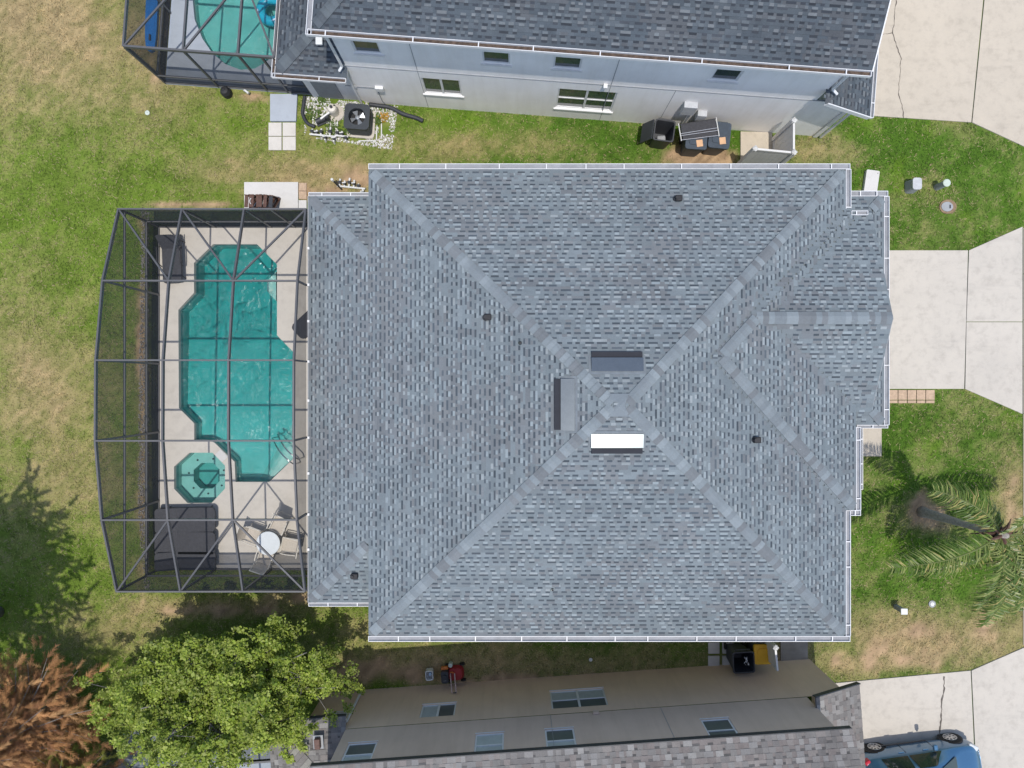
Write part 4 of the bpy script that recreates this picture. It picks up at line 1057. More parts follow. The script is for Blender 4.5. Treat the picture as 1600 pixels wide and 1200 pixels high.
def patio_chair(x, y, rz, label):
    o = thing('patio_chair', label, 'chair', (x, y, .04), rz, 'sling chairs around the round patio table')
    W, D = .5, .5
    s_ = MB(); n = 6; vs = []
    for i in range(n + 1):
        t = i / n; xx = -D / 2 + D * t; z = .42 - .04 * math.sin(t * PI) + .03 * t
        vs += [(xx, -W / 2 + .04, z), (xx, W / 2 - .04, z)]
    s_.add(vs, [(2 * i, 2 * i + 2, 2 * i + 3, 2 * i + 1) for i in range(n)]); s_.build('seat', M['tan_sling'], o)
    b = MB(); vs = []
    for i in range(n + 1):
        t = i / n; xx = -D / 2 - .16 * t - .03 * math.sin(t * PI); z = .45 + .47 * t; vs += [(xx, -W / 2 + .04, z), (xx, W / 2 - .04, z)]
    b.add(vs, [(2 * i, 2 * i + 2, 2 * i + 3, 2 * i + 1) for i in range(n)]); b.build('backrest', M['tan_sling'], o)
    for sy in (-1, 1):
        y_ = sy * (W / 2 - .02)
        MB().tube([(-D / 2 - .17, y_, .94), (-D / 2 - .02, y_, .46), (-D / 2, y_, .43), (D / 2, y_, .455)], .017, 8).build('side_rail', M['cream_frame'], o)
        MB().tube([(-D / 2 - .05, y_ + sy * .02, .62), (0, y_ + sy * .04, .64), (D / 2 - .05, y_ + sy * .04, .62), (D / 2 - .02, y_ + sy * .02, .46)], .018, 8).build('armrest', M['cream_frame'], o)
        MB().tube([(D / 2 - .03, y_, .45), (D / 2, y_, 0)], .015, 8).build('leg', M['cream_frame'], o)
        MB().tube([(-D / 2 + .04, y_, .43), (-D / 2 - .08, y_, 0)], .015, 8).build('leg', M['cream_frame'], o)
    MB().tube([(-D / 2 - .17, -W / 2 + .02, .94), (-D / 2 - .17, W / 2 - .02, .94)], .017, 8).build('top_rail', M['cream_frame'], o)
    MB().tube([(D / 2, -W / 2 + .02, .45), (D / 2, W / 2 - .02, .45)], .017, 8).build('front_rail', M['cream_frame'], o)
for dx, dy, lab in ((-.55, .20, 'tan sling patio chair on the pool side of the round table'), (.26, .55, 'tan sling patio chair above the round table, its shadow on bare deck'),
                    (.62, -.12, 'tan sling patio chair between the round table and the house'), (-.17, -.50, 'tan sling patio chair below the round table in the wall shade')):
    patio_chair(TCX + dx, TCY + dy, math.atan2(-dy, -dx), lab)

# brown folded chairs leaning on the cage by the pad
fx0, fy0, _ = P(411, 316, .5)
for k, (dx, w, hh, lab) in enumerate(((-.39, .12, .92, 'brown folded patio chair, leftmost of the row leaning on the cage'), (-.22, .17, .95, 'brown folded patio chair with pale crescent strap, second of the leaning row'),
                                      (.03, .2, .95, 'reddish brown folded patio chair in the middle of the leaning row'), (.22, .12, .93, 'brown folded patio chair right of the middle of the leaning row'), (.38, .13, .86, 'dark folded patio chair at the house end of the leaning row'))):
    o = thing('folded_chair', lab, 'folded chair', (fx0 + dx, 5.98, .06), random.uniform(-.04, .04), 'brown folded chairs leaning on the cage')
    lean = .12; pn = MB()
    ns = max(2, int(w / .055))
    for i in range(ns):
        x = -w / 2 + (i + .5) * w / ns
        MB().bar((x, .27, .02), (x, .27 - lean, hh - .02 * (i % 2)), w / ns * .82, .03, up=(0, 1, 0)).build('slat', M['brown_wicker'], o)
    for z in (.12, hh * .9):
        yy = .27 - lean * z / hh; MB().bb(-w / 2, w / 2, yy - .05, yy - .018, z - .02, z + .02).build('rail', M['brown_wicker'], o)
    MB().bar((0, .24, .02), (0, -.18, .52), w * .8, .03, up=(0, 1, 0)).build('seat_panel', M['brown_wicker'], o)
    MB().bar((0, .16, hh * .92), (0, -.24, hh * .96), w * .9, .03, up=(0, 0, 1)).build('seat', M['brown_wicker'] if k != 4 else M['dark_plastic'], o)
    if k == 1:
        MB().tube([(.04 + .07 * math.cos(t), -.06 + .1 * math.sin(t), hh * .96 + .04) for t in np.linspace(1.9, 4.4, 8)], .012, 6).build('strap', M['white_trim'], o)

# ================================================================== UPPER NEIGHBOUR HOUSE
nh = thing('neighbor_house', 'two-storey pale grey stucco house with slate shingle roof above', 'house', (NO[0], NO[1], 0), AN)
NL = 14.95
n_low = [win_rect([(657.3, 121.5), (718.8, 126.2), (722, 150), (663.6, 145.8)], NO, AN), win_rect([(872.3, 138.2), (964.4, 145), (955.3, 174.8), (868, 168)], NO, AN)]
n_up = [win_rect(p, NO, AN) for p in ([(547, 64), (590.5, 68), (596.8, 85.7), (555, 82.8)], [(753, 82), (797, 85.7), (797, 102), (754, 99)], [(865.4, 90.3), (909.4, 93.6), (907.5, 110), (864, 106.8)], [(1118, 109.3), (1162, 112.9), (1151, 128.5), (1109, 125.8)])]
n_up = [(a, b, c, min(5.3, max(d, c + .7))) for a, b, c, d in n_up]
mb = MB(); wall_plane(mb, 0, NL + .35, -.05, 2.78, 0, 1, n_low)
mb.add([(NL + .35, 0, -.05), (NL + .35, 9, -.05), (NL + .35, 9, 2.78), (NL + .35, 0, 2.78)], [(0, 1, 2, 3)])
mb.build('wall', M['stucco_pale'], nh)
mb = MB(); wall_plane(mb, 0, 14.1, 2.80, 5.52, .012, 1, n_up)
mb.add([(0, .012, 2.8), (0, 9, 2.8), (0, 9, 5.52), (0, .012, 5.52)], [(0, 3, 2, 1)]); mb.add([(14.1, .012, 2.8), (14.1, 9, 2.8), (14.1, 9, 5.52), (14.1, .012, 5.52)], [(0, 1, 2, 3)])
mb.build('upper_wall', M['stucco_pale'], nh)
MB().bb(-.02, NL + .3, -.012, .03, 2.775, 2.805).build('band', M['utility_grey'], nh)
for x in (2.15, 2.75 + 5.2, 9.9): MB().bb(x - .008, x + .008, -.004, .02, 0.02, 5.2 if x < 9 else 2.76).build('control_joint', M['utility_grey'], nh)
for i, wv in enumerate(n_low): window(nh, *wv, 0, 1, 'slider' if i == 0 else 'twin', panes=('glass', 'glass'))
for wv in n_up: window(nh, *wv, .012, 1, 'single', panes=('glass',))
# single-storey rear part
mb = MB(); wall_plane(mb, -1.75, 0, -.05, 2.5, .06, 1, []); mb.add([(-1.75, .06, -.05), (-1.75, 9, -.05), (-1.75, 9, 2.5), (-1.75, .06, 2.5)], [(0, 3, 2, 1)]); mb.build('rear_wall', M['stucco_pale'], nh)
MB().bb(-1.5, -.7, .035, .058, .06, 2.1).build('side_door', M['utility_grey'], nh)
nr = Roof(); TN = .45
NX0, NX1, NY0, NY1 = -.2, 14.35, -.33, 9.4; NZ = 5.6
nr.mod(NX0, NX1, NY0, NY1, [pl(0, TN, 0, NY0, NZ), pl(0, -TN, 0, NY1, NZ), pl(TN, 0, NX0, 0, NZ)])
inframe = lambda x, y, z: y < 3.6
n_roof = build_roof(nh, nr, M['shingle_dark'], PAL_N, keep=inframe, n_obj=300, deck_step=.6)
ridge_caps(n_roof, nr, (NX0 + .1, NY0 + .1), (NX0 + 4.7, NY0 + 4.7), M['shingle_dark'], PAL_N)
MB().bar((NX1 + .02, NY0, NZ - .05), (NX1 + .02, (NY0 + NY1) / 2, NZ - .05 + TN * (NY1 - NY0) / 2), .03, .14).build('rake_board', M['white_trim'], nh)
lr = Roof(); LNX = -2.15; LNY = -.30; LNZ = 2.6; TL = .36
lr.mod(LNX, 0.0, LNY, 9.0, [pl(TL, 0, LNX, 0, LNZ), pl(0, TL, 0, LNY, LNZ)])
l_roof = build_roof(nh, lr, M['shingle_dark'], PAL_N, keep=inframe, n_obj=80, deck_step=.5)
ridge_caps(l_roof, lr, (LNX + .1, LNY + .1), (0, LNY + 2.15), M['shingle_dark'], PAL_N, half=.18)
gr_ = Roof(); gx1 = 15.72
gr_.mod(14.1 - .05, gx1, -.38, 9.0, [pl(-.47, 0, gx1, 0, 2.8)])
g_roof = build_roof(nh, gr_, M['shingle_dark'], PAL_N, keep=inframe, n_obj=80, deck_step=.5)
gutter(nh, (NX0 - .1, NY0), (NX1, NY0), (0, -1), NZ, w=.15, inner='gutter_debris', spacing=1.5)
gutter(nh, (NX0, NY1), (NX0, NY0 - .14), (-1, 0), NZ, w=.15, spacing=1.6)
gutter(nh, (LNX - .08, LNY), (-.02, LNY), (0, -1), LNZ, w=.14, inner='gutter_debris', spacing=1.2)
gutter(nh, (LNX, 9), (LNX, LNY - .12), (-1, 0), LNZ, w=.12, inner='gutter_debris', spacing=1.2)
gutter(nh, (gx1, 9), (gx1, -.38), (1, 0), 2.8, w=.12, spacing=1.6)
mb = MB(); mb.bar((14.1, -.395, 2.8 + .47 * 1.62 - .05), (gx1, -.395, 2.75), .03, .16); mb.build('rake_board', M['white_trim'], nh)
mb = MB(); mb.bb(NX0 + .02, NX1 - .02, NY0 + .02, NY1 - .02, NZ - .16, NZ - .05); mb.bb(LNX + .02, -.003, LNY + .02, 9, LNZ - .15, LNZ - .06); mb.build('soffit', M['white_trim'], nh)
mb = MB(); mb.add([(14.1, -.36, 2.8 + .47 * 1.62 - .1), (gx1 - .05, -.36, 2.72), (gx1 - .05, 0, 2.72), (14.1, 0, 2.8 + .47 * 1.62 - .1)], [(0, 1, 2, 3)]); mb.build('rake_soffit', M['grey_box'], nh)
MB().bb(NL + .22, NL + .36, -.05, .06, 0, 2.72).build('corner_board', M['white_trim'], nh)
# downspouts
def downspout(parent, pts): MB().tube(pts, .042, 6).build('downspout', M['white_trim'], parent)
downspout(nh, [(.25, -.40, NZ - .1), (-.06, -.10, NZ - .4), (-.06, -.10, 2.95), (-.16, -.2, 2.84)])
downspout(nh, [(14.0, -.36, NZ - .1), (14.16, -.06, NZ - .35), (14.16, -.06, 3.75), (14.35, -.12, 3.6)])
downspout(nh, [(-.1, -.3, LNZ - .1), (-.1, -.06, LNZ - .35), (-.1, -.06, .1)])
downspout(nh, [(NL + .45, -.06, 2.7), (NL + .45, -.06, .1)])
# wall boxes
bx_, bz_ = px_on_wall(593, 139, NO, AN, -.05); MB().bb(bx_ - .13, bx_ + .13, -.1, -.002, bz_ - .12, bz_ + .12).build('disconnect_box', M['white_trim'], nh, bevel=.01)
MB().tube([(bx_ - .1, -.03, bz_ - .12), (bx_ - .1, -.03, .3), (bx_ - .05, -.03, .1)], .014, 6).build('conduit', M['utility_grey'], nh)
MB().bb(bx_ - 1.1, bx_ - .13, -.03, -.006, bz_ - .02, bz_ + .005).build('conduit', M['utility_grey'], nh)
lx_, lz_ = px_on_wall(946, 134, NO, AN, -.05); MB().bb(lx_ - .06, lx_ + .06, -.14, -.002, lz_ - .05, lz_ + .06).build('wall_light', M['white_trim'], nh, bevel=.01)
for px_, py_, w_, h_ in ((1076, 172, .42, .62), (1095, 183, .3, .42)):
    x_, z_ = px_on_wall(px_, py_, NO, AN, -.15); MB().bb(x_ - w_ / 2, x_ + w_ / 2, -.2, -.002, z_ - h_ / 2, z_ + h_ / 2).build('meter_box', M['grey_box'], nh, bevel=.015)
x_, z_ = px_on_wall(1080, 178, NO, AN, -.15); MB().tube([(x_, -.1, z_ - .2), (x_, -.1, .05)], .035, 8).build('conduit', M['grey_box'], nh)
o = thing('vent_pipe', 'white cowled vent pipe in the dark shade on the neighbour\'s low rear roof', 'vent pipe', (*loc2w(NO, AN, -.75, .55), LNZ + TL * .8))
MB().cyl((0, 0, -.04), .05, .2, 12).build('pipe', M['black_rubber'], o); MB().box((0, 0, .2), (.2, .26, .09)).build('cowl', M['pvc'], o, bevel=.02)

# ---------------- neighbour cage and pool
nc = thing('pool_cage', 'flat-roofed dark screened cage over the neighbour\'s curved pool', 'pool cage', (*loc2w(NO, AN, -4.3, 4.5), 0), AN)
def ncl(x, y, z): return (x + 4.3, y - 4.5, z)
nxs = [-6.75, -4.95, -3.3, -2.2]; nys = [.15, 2.5, 4.85, 7.2, 9.5]; NCZ = 2.62
ND = [(-6.75, .12), (-1.75, .12), (-1.75, 9.5), (-6.75, 9.5)]
np_px = [(300, -60), (301, 0), (304, 30), (316, 60), (331, 82), (352, 100), (376, 109), (398, 107), (412, 99), (424, 90), (440, 40), (440, -60), (420, -160), (330, -160)]
def w2l(o, a, x, y):
    x, y = x - o[0], y - o[1]; return (x * math.cos(a) + y * math.sin(a), -x * math.sin(a) + y * math.cos(a))
npool = [w2l(NO, AN, *P2(a, b, .04)) for a, b in np_px]
npool = [(min(x, -1.9), y) for x, y in npool]
mb = MB(); mb.prism(ND, -.1, .04, holes=[npool]); o = mb.build('pool_deck', M['slab_grey'], None, (*NO, 0), AN); tag(o, kind='structure')
b = MB(); n = len(npool); top = [(x, y, .0) for x, y in npool]; bot = [(x, y, -.40) for x, y in npool]
b.add(top + bot, [(i, (i + 1) % n, n + (i + 1) % n, n + i) for i in range(n)]); tri = tessellate_polygon([[Vector((x, y, 0)) for x, y in npool]]); b.add(bot, [tuple(t) for t in tri])
o = b.build('swimming_pool', M['npool_plaster'], None, (*NO, 0), AN); tag(o, kind='structure')
wo = ripple_sheet(npool, -.14, .022, 25).build('water', M['water'], o, smooth=True)
if wo.data.polygons[0].normal.z < 0: wo.data.flip_normals()
for x in nxs:
    for k in range(4):
        MB().bar(ncl(x, nys[k], NCZ), ncl(x, nys[k + 1], NCZ), .055, .11).build('purlin', M['cage_metal'], nc)
for y in nys:
    MB().bar(ncl(nxs[0], y, NCZ + .003), ncl(nxs[3], y, NCZ + .003), .06, .12).build('beam', M['cage_metal'], nc)
for a, bb_ in (((-6.75, .15), (-4.95, 2.5)), ((-4.95, .15), (-3.3, 2.5)), ((-2.2, .15), (-3.3, 2.5))):
    MB().bar(ncl(*a, NCZ), ncl(*bb_, NCZ), .05, .06).build('diagonal_brace', M['cage_metal'], nc)
for i in range(3):
    for k in range(4): cage_panel(nc, [ncl(nxs[i], nys[k], NCZ), ncl(nxs[i + 1], nys[k], NCZ), ncl(nxs[i + 1], nys[k + 1], NCZ), ncl(nxs[i], nys[k + 1], NCZ)], M['screen_roof'])
fxs = [-6.75, -4.95, -3.3, -2.6, -1.8]
for x in fxs: MB().bb(x - .03 + 4.3, x + .03 + 4.3, .12 - 4.5, .18 - 4.5, 0.02, NCZ - .06).build('post', M['cage_metal'], nc)
for a, bb_ in zip(fxs[:-1], fxs[1:]):
    for z, nm in ((.6, 'chair_rail'), (.07, 'base_rail')): MB().bb(a + .03 + 4.3, bb_ - .03 + 4.3, .125 - 4.5, .175 - 4.5, z - .03, z + .03).build(nm, M['cage_metal'], nc)
    cage_panel(nc, [ncl(a, .15, .1), ncl(bb_, .15, .1), ncl(bb_, .15, .57), ncl(a, .15, .57)], M['screen_dense'])
    cage_panel(nc, [ncl(a, .15, .63), ncl(bb_, .15, .63), ncl(bb_, .15, NCZ - .06), ncl(a, .15, NCZ - .06)], M['screen_wall'])
for k in range(5): MB().bb(-6.78 + 4.3, -6.72 + 4.3, nys[k] - .03 - 4.5 if k else .2 - 4.5, nys[k] + .03 - 4.5 if k else .24 - 4.5, .02, NCZ - .06).build('post', M['cage_metal'], nc)
for k in range(4):
    a, bb_ = nys[k], nys[k + 1]
    MB().bb(-6.775 + 4.3, -6.725 + 4.3, a + .1 - 4.5, bb_ - .03 - 4.5, .57, .63).build('chair_rail', M['cage_metal'], nc)
    cage_panel(nc, [ncl(-6.75, a, .1), ncl(-6.75, bb_, .1), ncl(-6.75, bb_, .57), ncl(-6.75, a, .57)], M['screen_kick'])
    cage_panel(nc, [ncl(-6.75, a, .63), ncl(-6.75, bb_, .63), ncl(-6.75, bb_, NCZ - .06), ncl(-6.75, a, NCZ - .06)], M['screen_wall'])
# ring float
fxr, fyr, _ = P(424, 16, .05)
mb = MB(); R_, r_ = .36, .16; nn = 32; mm = 12
pts = [(fxr, fyr)]
fl = thing('pool_float', 'teal inflatable swim ring with pale handles floating in the neighbour\'s pool', 'swim ring', (fxr, fyr, .02))
v = []; fcs = []
for i in range(nn):
    for j in range(mm):
        t, q = 2 * PI * i / nn, 2 * PI * j / mm; rr = R_ + r_ * math.cos(q); v.append((rr * math.cos(t), rr * math.sin(t), r_ * math.sin(q)))
for i in range(nn):
    for j in range(mm): fcs.append((i * mm + j, ((i + 1) % nn) * mm + j, ((i + 1) % nn) * mm + (j + 1) % mm, i * mm + (j + 1) % mm))
MB().add(v, fcs).build('ring', M['teal_vinyl'], fl, smooth=True)
for t0 in (2.2, 3.4, -1.2):
    MB().tube([((R_ + .05) * math.cos(t0 + d_) * 1.02, (R_ + .05) * math.sin(t0 + d_) * 1.02, r_ * .9 + .05 * math.sin((d_ + .2) / .4 * PI)) for d_ in (-.2, -.1, 0, .1, .2)], .03, 6).build('handle', M['pale_vinyl'], fl, smooth=True)
# blue board lying outside
o = thing('paddle_board', 'long blue board lying on grass beside the neighbour\'s cage wall', 'board', (*P2(237, 18, .1), 0), math.radians(88))
bp = []
for i in range(24):
    t = 2 * PI * i / 24; bp.append((1.35 * math.copysign(abs(math.cos(t)) ** .6, math.cos(t)), .2 * math.copysign(abs(math.sin(t)) ** .6, math.sin(t))))
MB().prism(bp, 0, .12).build('hull', M['blue_board'], o, bevel=.04); MB().bb(-.5, .5, -.12, .12, .118, .126).build('deck_pad', M['blue_board'], o); MB().bb(-1.0, -.8, -.02, .02, .1, .2).build('fin', M['dark_plastic'], o)

# ---------------- AC unit
acx, acy, _ = P(557, 181, .8)
o = thing('air_conditioner', 'dark square air conditioning unit with round fan on white rocks', 'air conditioner', (acx, acy, 0), AN)
def rrect(w, d, r, n=4):
    p = []
    for sx, sy, t0 in ((1, 1, 0), (-1, 1, 90), (-1, -1, 180), (1, -1, 270)):
        for i in range(n): t = math.radians(t0 + 90 * i / (n - 1)); p.append((sx * (w / 2 - r) + r * math.cos(t), sy * (d / 2 - r) + r * math.sin(t)))
    return p
circ = [(.275 * math.cos(2 * PI * i / 32), .275 * math.sin(2 * PI * i / 32)) for i in range(32)]
MB().prism(rrect(.92, .92, .1), -.02, .07).build('pad', M['drive'], o)
MB().prism(rrect(.78, .78, .12), .07, .70, holes=[circ]).build('cabinet', M['ac_metal'], o, bevel=.015)
for k in range(5):
    MB().prism(rrect(.80 - .002 * k, .80 - .002 * k, .125), .14 + k * .11, .19 + k * .11, holes=[rrect(.772, .772, .12)]).build('louvre', M['ac_metal'], o)
MB().prism(rrect(.83, .83, .13), .70, .76, holes=[circ]).build('top_cover', M['ac_metal'], o, bevel=.015)
MB().cyl((0, 0, .45), .27, .02, 32).build('fan_floor', M['black_rubber'], o)
for k in range(4):
    t = k * PI / 2 + .4
    MB().add([(.05 * math.cos(t - .3), .05 * math.sin(t - .3), .63), (.25 * math.cos(t - .32), .25 * math.sin(t - .32), .60), (.25 * math.cos(t + .42), .25 * math.sin(t + .42), .66), (.05 * math.cos(t + .6), .05 * math.sin(t + .6), .66)], [(0, 1, 2, 3)]).build('fan_blade', M['fan_grey'], o)
MB().lathe((0, 0, .62), [(.07, 0), (.07, .05), (.03, .07)], 16).build('fan_hub', M['fan_grey'], o)
for rr in (.09, .14, .19, .24):
    MB().tube([(rr * math.cos(t), rr * math.sin(t), .757) for t in np.linspace(0, 2 * PI, 25)], .0022, 4, cap=False).build('guard_ring', M['ac_metal'], o)
def hose(pts, r, label, mat, name='hose', cat='hose', z=None):
    P_ = [Vector(P(a, b, r + .01)) for a, b in pts]; fine = []
    for i in range(len(P_) - 1):
        p0, p1, p2, p3 = P_[max(0, i - 1)], P_[i], P_[i + 1], P_[min(len(P_) - 1, i + 2)]
        for k in range(6):
            t = k / 6; fine.append(0.5 * ((2 * p1) + (p2 - p0) * t + (2 * p0 - 5 * p1 + 4 * p2 - p3) * t * t + (3 * p1 - p0 - 3 * p2 + p3) * t ** 3))
    fine.append(P_[-1]); o = MB().tube(fine, r, 8).build(name, M[mat], smooth=True); tag(o, label, cat); return o
hose([(577, 163), (592, 165), (610, 168), (630, 178), (650, 184), (661, 189)], .07, 'thick black drain hose running from the air conditioner across the grass', 'dark_plastic')
hose([(476, 150), (474, 165), (473, 178), (480, 192), (492, 198)], .06, 'black hose curving along the paver path to the white pipes', 'dark_plastic')
# pool pump + filter
fx_, fy_, _ = P(518, 168, .5)
o = thing('pool_filter', 'beige round pool filter tank left of the air conditioner', 'pool filter', (fx_, fy_, 0))
MB().lathe((0, 0, 0), [(.15, 0), (.155, .1), (.155, .42), (.13, .5), (.05, .54)], 24).build('tank', M['cream_frame'], o, smooth=False)
MB().cyl((0, 0, .53), .05, .07, 12).build('cap', M['dark_plastic'], o); MB().cyl((.09, .06, .49), .025, .06, 8).build('gauge', M['black_rubber'], o)
MB().cyl((0, 0, -.01), .3, .06, 28).build('pad', M['drive'], o)
MB().tube([(-.12, -.08, .3), (-.42, -.3, .3)], .035, 8).build('outlet_pipe', M['pvc'], o)
px_, py_, _ = P(502, 186, .2)
o = thing('pool_pump', 'small dark pool pump between the filter and white pipes', 'pool pump', (px_, py_, 0), .4)
MB().tube([(-.2, 0, .16), (.12, 0, .16)], .09, 16).build('motor', M['dark_plastic'], o); MB().lathe((.2, 0, .03), [(.09, 0), (.09, .25), (.07, .28)], 16).build('strainer_pot', M['dark_plastic'], o); MB().bb(-.22, .28, -.12, .12, 0, .05).build('base', M['dark_plastic'], o)
def pvc_manifold(cpx, cpy, label, seed, w=.9, n=6):
    x, y, _ = P(cpx, cpy, .15); r = random.Random(seed); o = thing('pvc_manifold', label, 'pipework', (x, y, 0), -.1)
    MB().tube([(-w / 2, 0, .18), (w / 2, 0, .18)], .032, 10).build('header_pipe', M['pvc'], o)
    for k in range(n):
        xx = -w / 2 + w * (k + .5) / n; ln = r.uniform(.12, .3); sg = r.choice((-1, 1, 1))
        MB().tube([(xx, 0, .18), (xx, sg * ln, .18), (xx, sg * (ln + .02), .02)], .03, 10).build('branch_pipe', M['pvc'], o)
        MB().cyl((xx, sg * ln * .5, .13), .05, .13, 12).build('valve', M['dark_plastic'], o)
        MB().bar((xx - .06, sg * ln * .5, .275), (xx + .06, sg * ln * .5 + .03, .275), .03, .02).build('valve_handle', M['pvc'] if k % 2 else M['dark_plastic'], o)
    return o
pvc_manifold(505, 212, 'cluster of white pool pipes and black valves beside the rock bed', 3)
pvc_manifold(534, 213, 'short branch of white pool pipes and valves below the air conditioner', 8, .45, 3)
pvc_manifold(549, 293, 'white pool pipes and black valves at the rear corner of the grey roofed house', 5, .95, 6)
hose([(560, 220), (588, 220)], .022, 'loose straight white pipe lying on the rocks below the air conditioner', 'pvc', 'pvc_pipe', 'pipe')
hose([(588, 219), (589, 196)], .022, 'white pipe upright in picture at the rock bed, nearer the air conditioner', 'pvc', 'pvc_pipe', 'pipe')
hose([(596, 216), (596, 186)], .022, 'white pipe on the rocks farther from the air conditioner', 'pvc', 'pvc_pipe', 'pipe')
hose([(527, 190), (527, 197)], .03, 'tiny white pipe stub in the weeds left of the air conditioner', 'pvc', 'pvc_pipe', 'pipe')
o = thing('pvc_standpipe', 'leaning white standpipe at the rear corner of the grey roofed house', 'pipe', P(534, 296, 0)); MB().tube([(0, 0, 0), (-.12, .1, .75)], .03, 10).build('pipe', M['dark_plastic'], o); MB().tube([(-.115, .096, .72), (-.13, .108, .82)], .045, 10).build('cap', M['pvc'], o)
# weeds in the rocks
def weed(px, py, r, label, n=60, col=((.12, .2, .03), (.09, .15, .03))):
    x, y, _ = P(px, py); mb = MB()
    for k in range(n):
        a = random.uniform(0, 6.28); d = random.uniform(0, r); L = random.uniform(.05, .12); c = Vector((d * math.cos(a), d * math.sin(a), random.uniform(.01, .08))); b_ = random.uniform(0, 6.28)
        u = Vector((math.cos(b_), math.sin(b_), random.uniform(-.2, .5))) * L; s_ = Vector((-math.sin(b_), math.cos(b_), 0)) * L * .3; mb.col = random.choice(col)
        mb.add([c, c + u * .5 + s_, c + u, c + u * .5 - s_], [(0, 1, 2, 3)])
    o = thing('weed', label, 'weed', (x, y, 0), group='weeds in the rock bed'); mb.build('leaves', M['leaf'], o); MB().tube([(0, 0, -.02), (0, 0, .06)], .01, 5).build('stem', M['bark'], o)
weed(503, 158, .2, 'green weed patch beside the filter near the neighbour\'s wall'); weed(488, 180, .3, 'green weed clump between the black hose and pump', 90); weed(520, 200, .3, 'green weed clump among the white pipes', 90)
weed(590, 188, .18, 'green weed clump right of the air conditioner'); weed(601, 183, .15, 'orange-yellow weed clump at the right edge of the rocks', 50, ((.55, .28, .02), (.5, .33, .05))); weed(545, 207, .3, 'green weed clump below the air conditioner', 90)

# ---------------- bins
def wheelie_bin(px, py, rz, label, mat, H=1.05, lid='closed', w=.6, d=.72, sticker=False, group='wheeled rubbish bins', lidmat=None):
    x, y, _ = P(px, py, H); o = thing('wheelie_bin', label, 'rubbish bin', (x, y, 0), rz, group)
    mb = MB(); b0, t0 = rrect(w * .78, d * .75, .05), rrect(w, d, .07); n = len(t0); th = .93
    bi = [(x_ * th, y_ * th) for x_, y_ in t0]
    mb.add([(*p, .04) for p in b0] + [(*p, H) for p in t0] + [(*p, H) for p in bi] + [(p[0] * .9, p[1] * .9, .1) for p in b0],
           [(i, (i + 1) % n, n + (i + 1) % n, n + i) for i in range(n)] + [(n + i, n + (i + 1) % n, 2 * n + (i + 1) % n, 2 * n + i) for i in range(n)] + [(2 * n + i, 2 * n + (i + 1) % n, 3 * n + (i + 1) % n, 3 * n + i) for i in range(n)] + [tuple(range(3 * n, 4 * n))] + [tuple(range(n))[::-1]])
    mb.build('body', M[mat], o)
    MB().prism([(a * 1.05, b_ * 1.05) for a, b_ in t0], H - .05, H + .012, holes=[bi]).build('rim', M[mat] if not lidmat else M[lidmat], o, bevel=.01)
    lm = M[lidmat or mat]
    if lid == 'closed':
        l_ = MB(); l_.prism(rrect(w * 1.05, d * 1.05, .08), H + .013, H + .05); l_.build('lid', lm, o, bevel=.015)
        MB().prism(rrect(w * .7, d * .65, .08), H + .05, H + .075).build('lid_panel', lm, o, bevel=.012)
        if sticker: MB().box((.1, -.18, H + .08), (.2, .22, .006), .2).build('sticker', M['sticker'], o)
    elif lid == 'open':
        l_ = MB(); l_.bar((-w / 2 - .05, 0, H), (-w / 2 - .32, 0, H - d * .82), d * .95, .04, up=(1, 0, 0)) ; l_.build('lid', lm, o)
    MB().tube([(-w * .36, d / 2 + .06, H - .06), (w * .36, d / 2 + .06, H - .06)], .02, 8).build('handle', M[mat], o)
    for sx in (-1, 1): MB().tube([(sx * w * .42, d * .32, .12), (sx * w * .5, d * .32, .12)], .12, 16).build('wheel', M['tyre'], o)
    return o
b1 = wheelie_bin(1038, 204, math.radians(-8), 'dark grey wheeled bin with its lid hanging open beside the pale wall', 'dark_plastic', lid='open', w=.64, d=.66)
MB().box((.02, -.1, .5), (.28, .22, .2), .2).build('rubbish_bag', M['utility_grey'], b1, bevel=.05)
wheelie_bin(1088, 216, math.radians(-4), 'slate blue closed bin with square orange sticker, under folded lounge chairs', 'bin_blue', sticker=True, w=.66, d=.7)
wheelie_bin(1124, 212, math.radians(-6), 'slate blue closed bin with slanted sticker, nearest the white fence', 'bin_blue', sticker=True, w=.66, d=.8)
for k, (yy, lab) in enumerate(((198, 'black folded lounge chair on the bins, nearest the house wall'), (205, 'black folded lounge chair on the bins, middle one'), (212, 'black folded lounge chair on the bins, nearest the grey roof'))):
    x, y, _ = P(1092 + 1.5 * k, yy, 1.25); o = thing('folded_lounger', lab, 'folded lounger', (x, y, 1.14 + .02 * (2 - k)), math.radians(9 - k), 'folded loungers lying on the bins')
    Wd = .3 if k == 0 else .14
    MB().box((0, .03, .03), (1.12, Wd, .03)).build('sling', M['black_sling'], o)
    for sy in (-1, 1): MB().tube([(-.62, sy * Wd / 2 + .03, .045), (.6, sy * Wd / 2 + .03, .045)], .013, 8).build('side_rail', M['steel'] if sy < 0 else M['dark_frame'], o)
    for sx in (-.62, .6): MB().tube([(sx, -Wd / 2, .045), (sx, Wd / 2 + .06, .045)], .016, 6).build('end_cap', M['pvc'], o)
wheelie_bin(1162, 1035, math.radians(3), 'black wheeled bin standing open by the tan wall, paper inside', 'dark_plastic', lid='none', w=.68, d=.66, group='wheeled rubbish bins')
bin_o = bpy.data.objects[-1] if False else None
wheelie_bin(1194, 1022, math.radians(2), 'wheeled bin with bright yellow lid beside the white fence panel', 'dark_plastic', lid='closed', w=.64, d=.60, lidmat='bin_yellow', H=1.0)
o = thing('crumpled_paper', 'crumpled grey paper lying inside the open black bin', 'paper', P(1164, 1033, .9)); mb = MB()
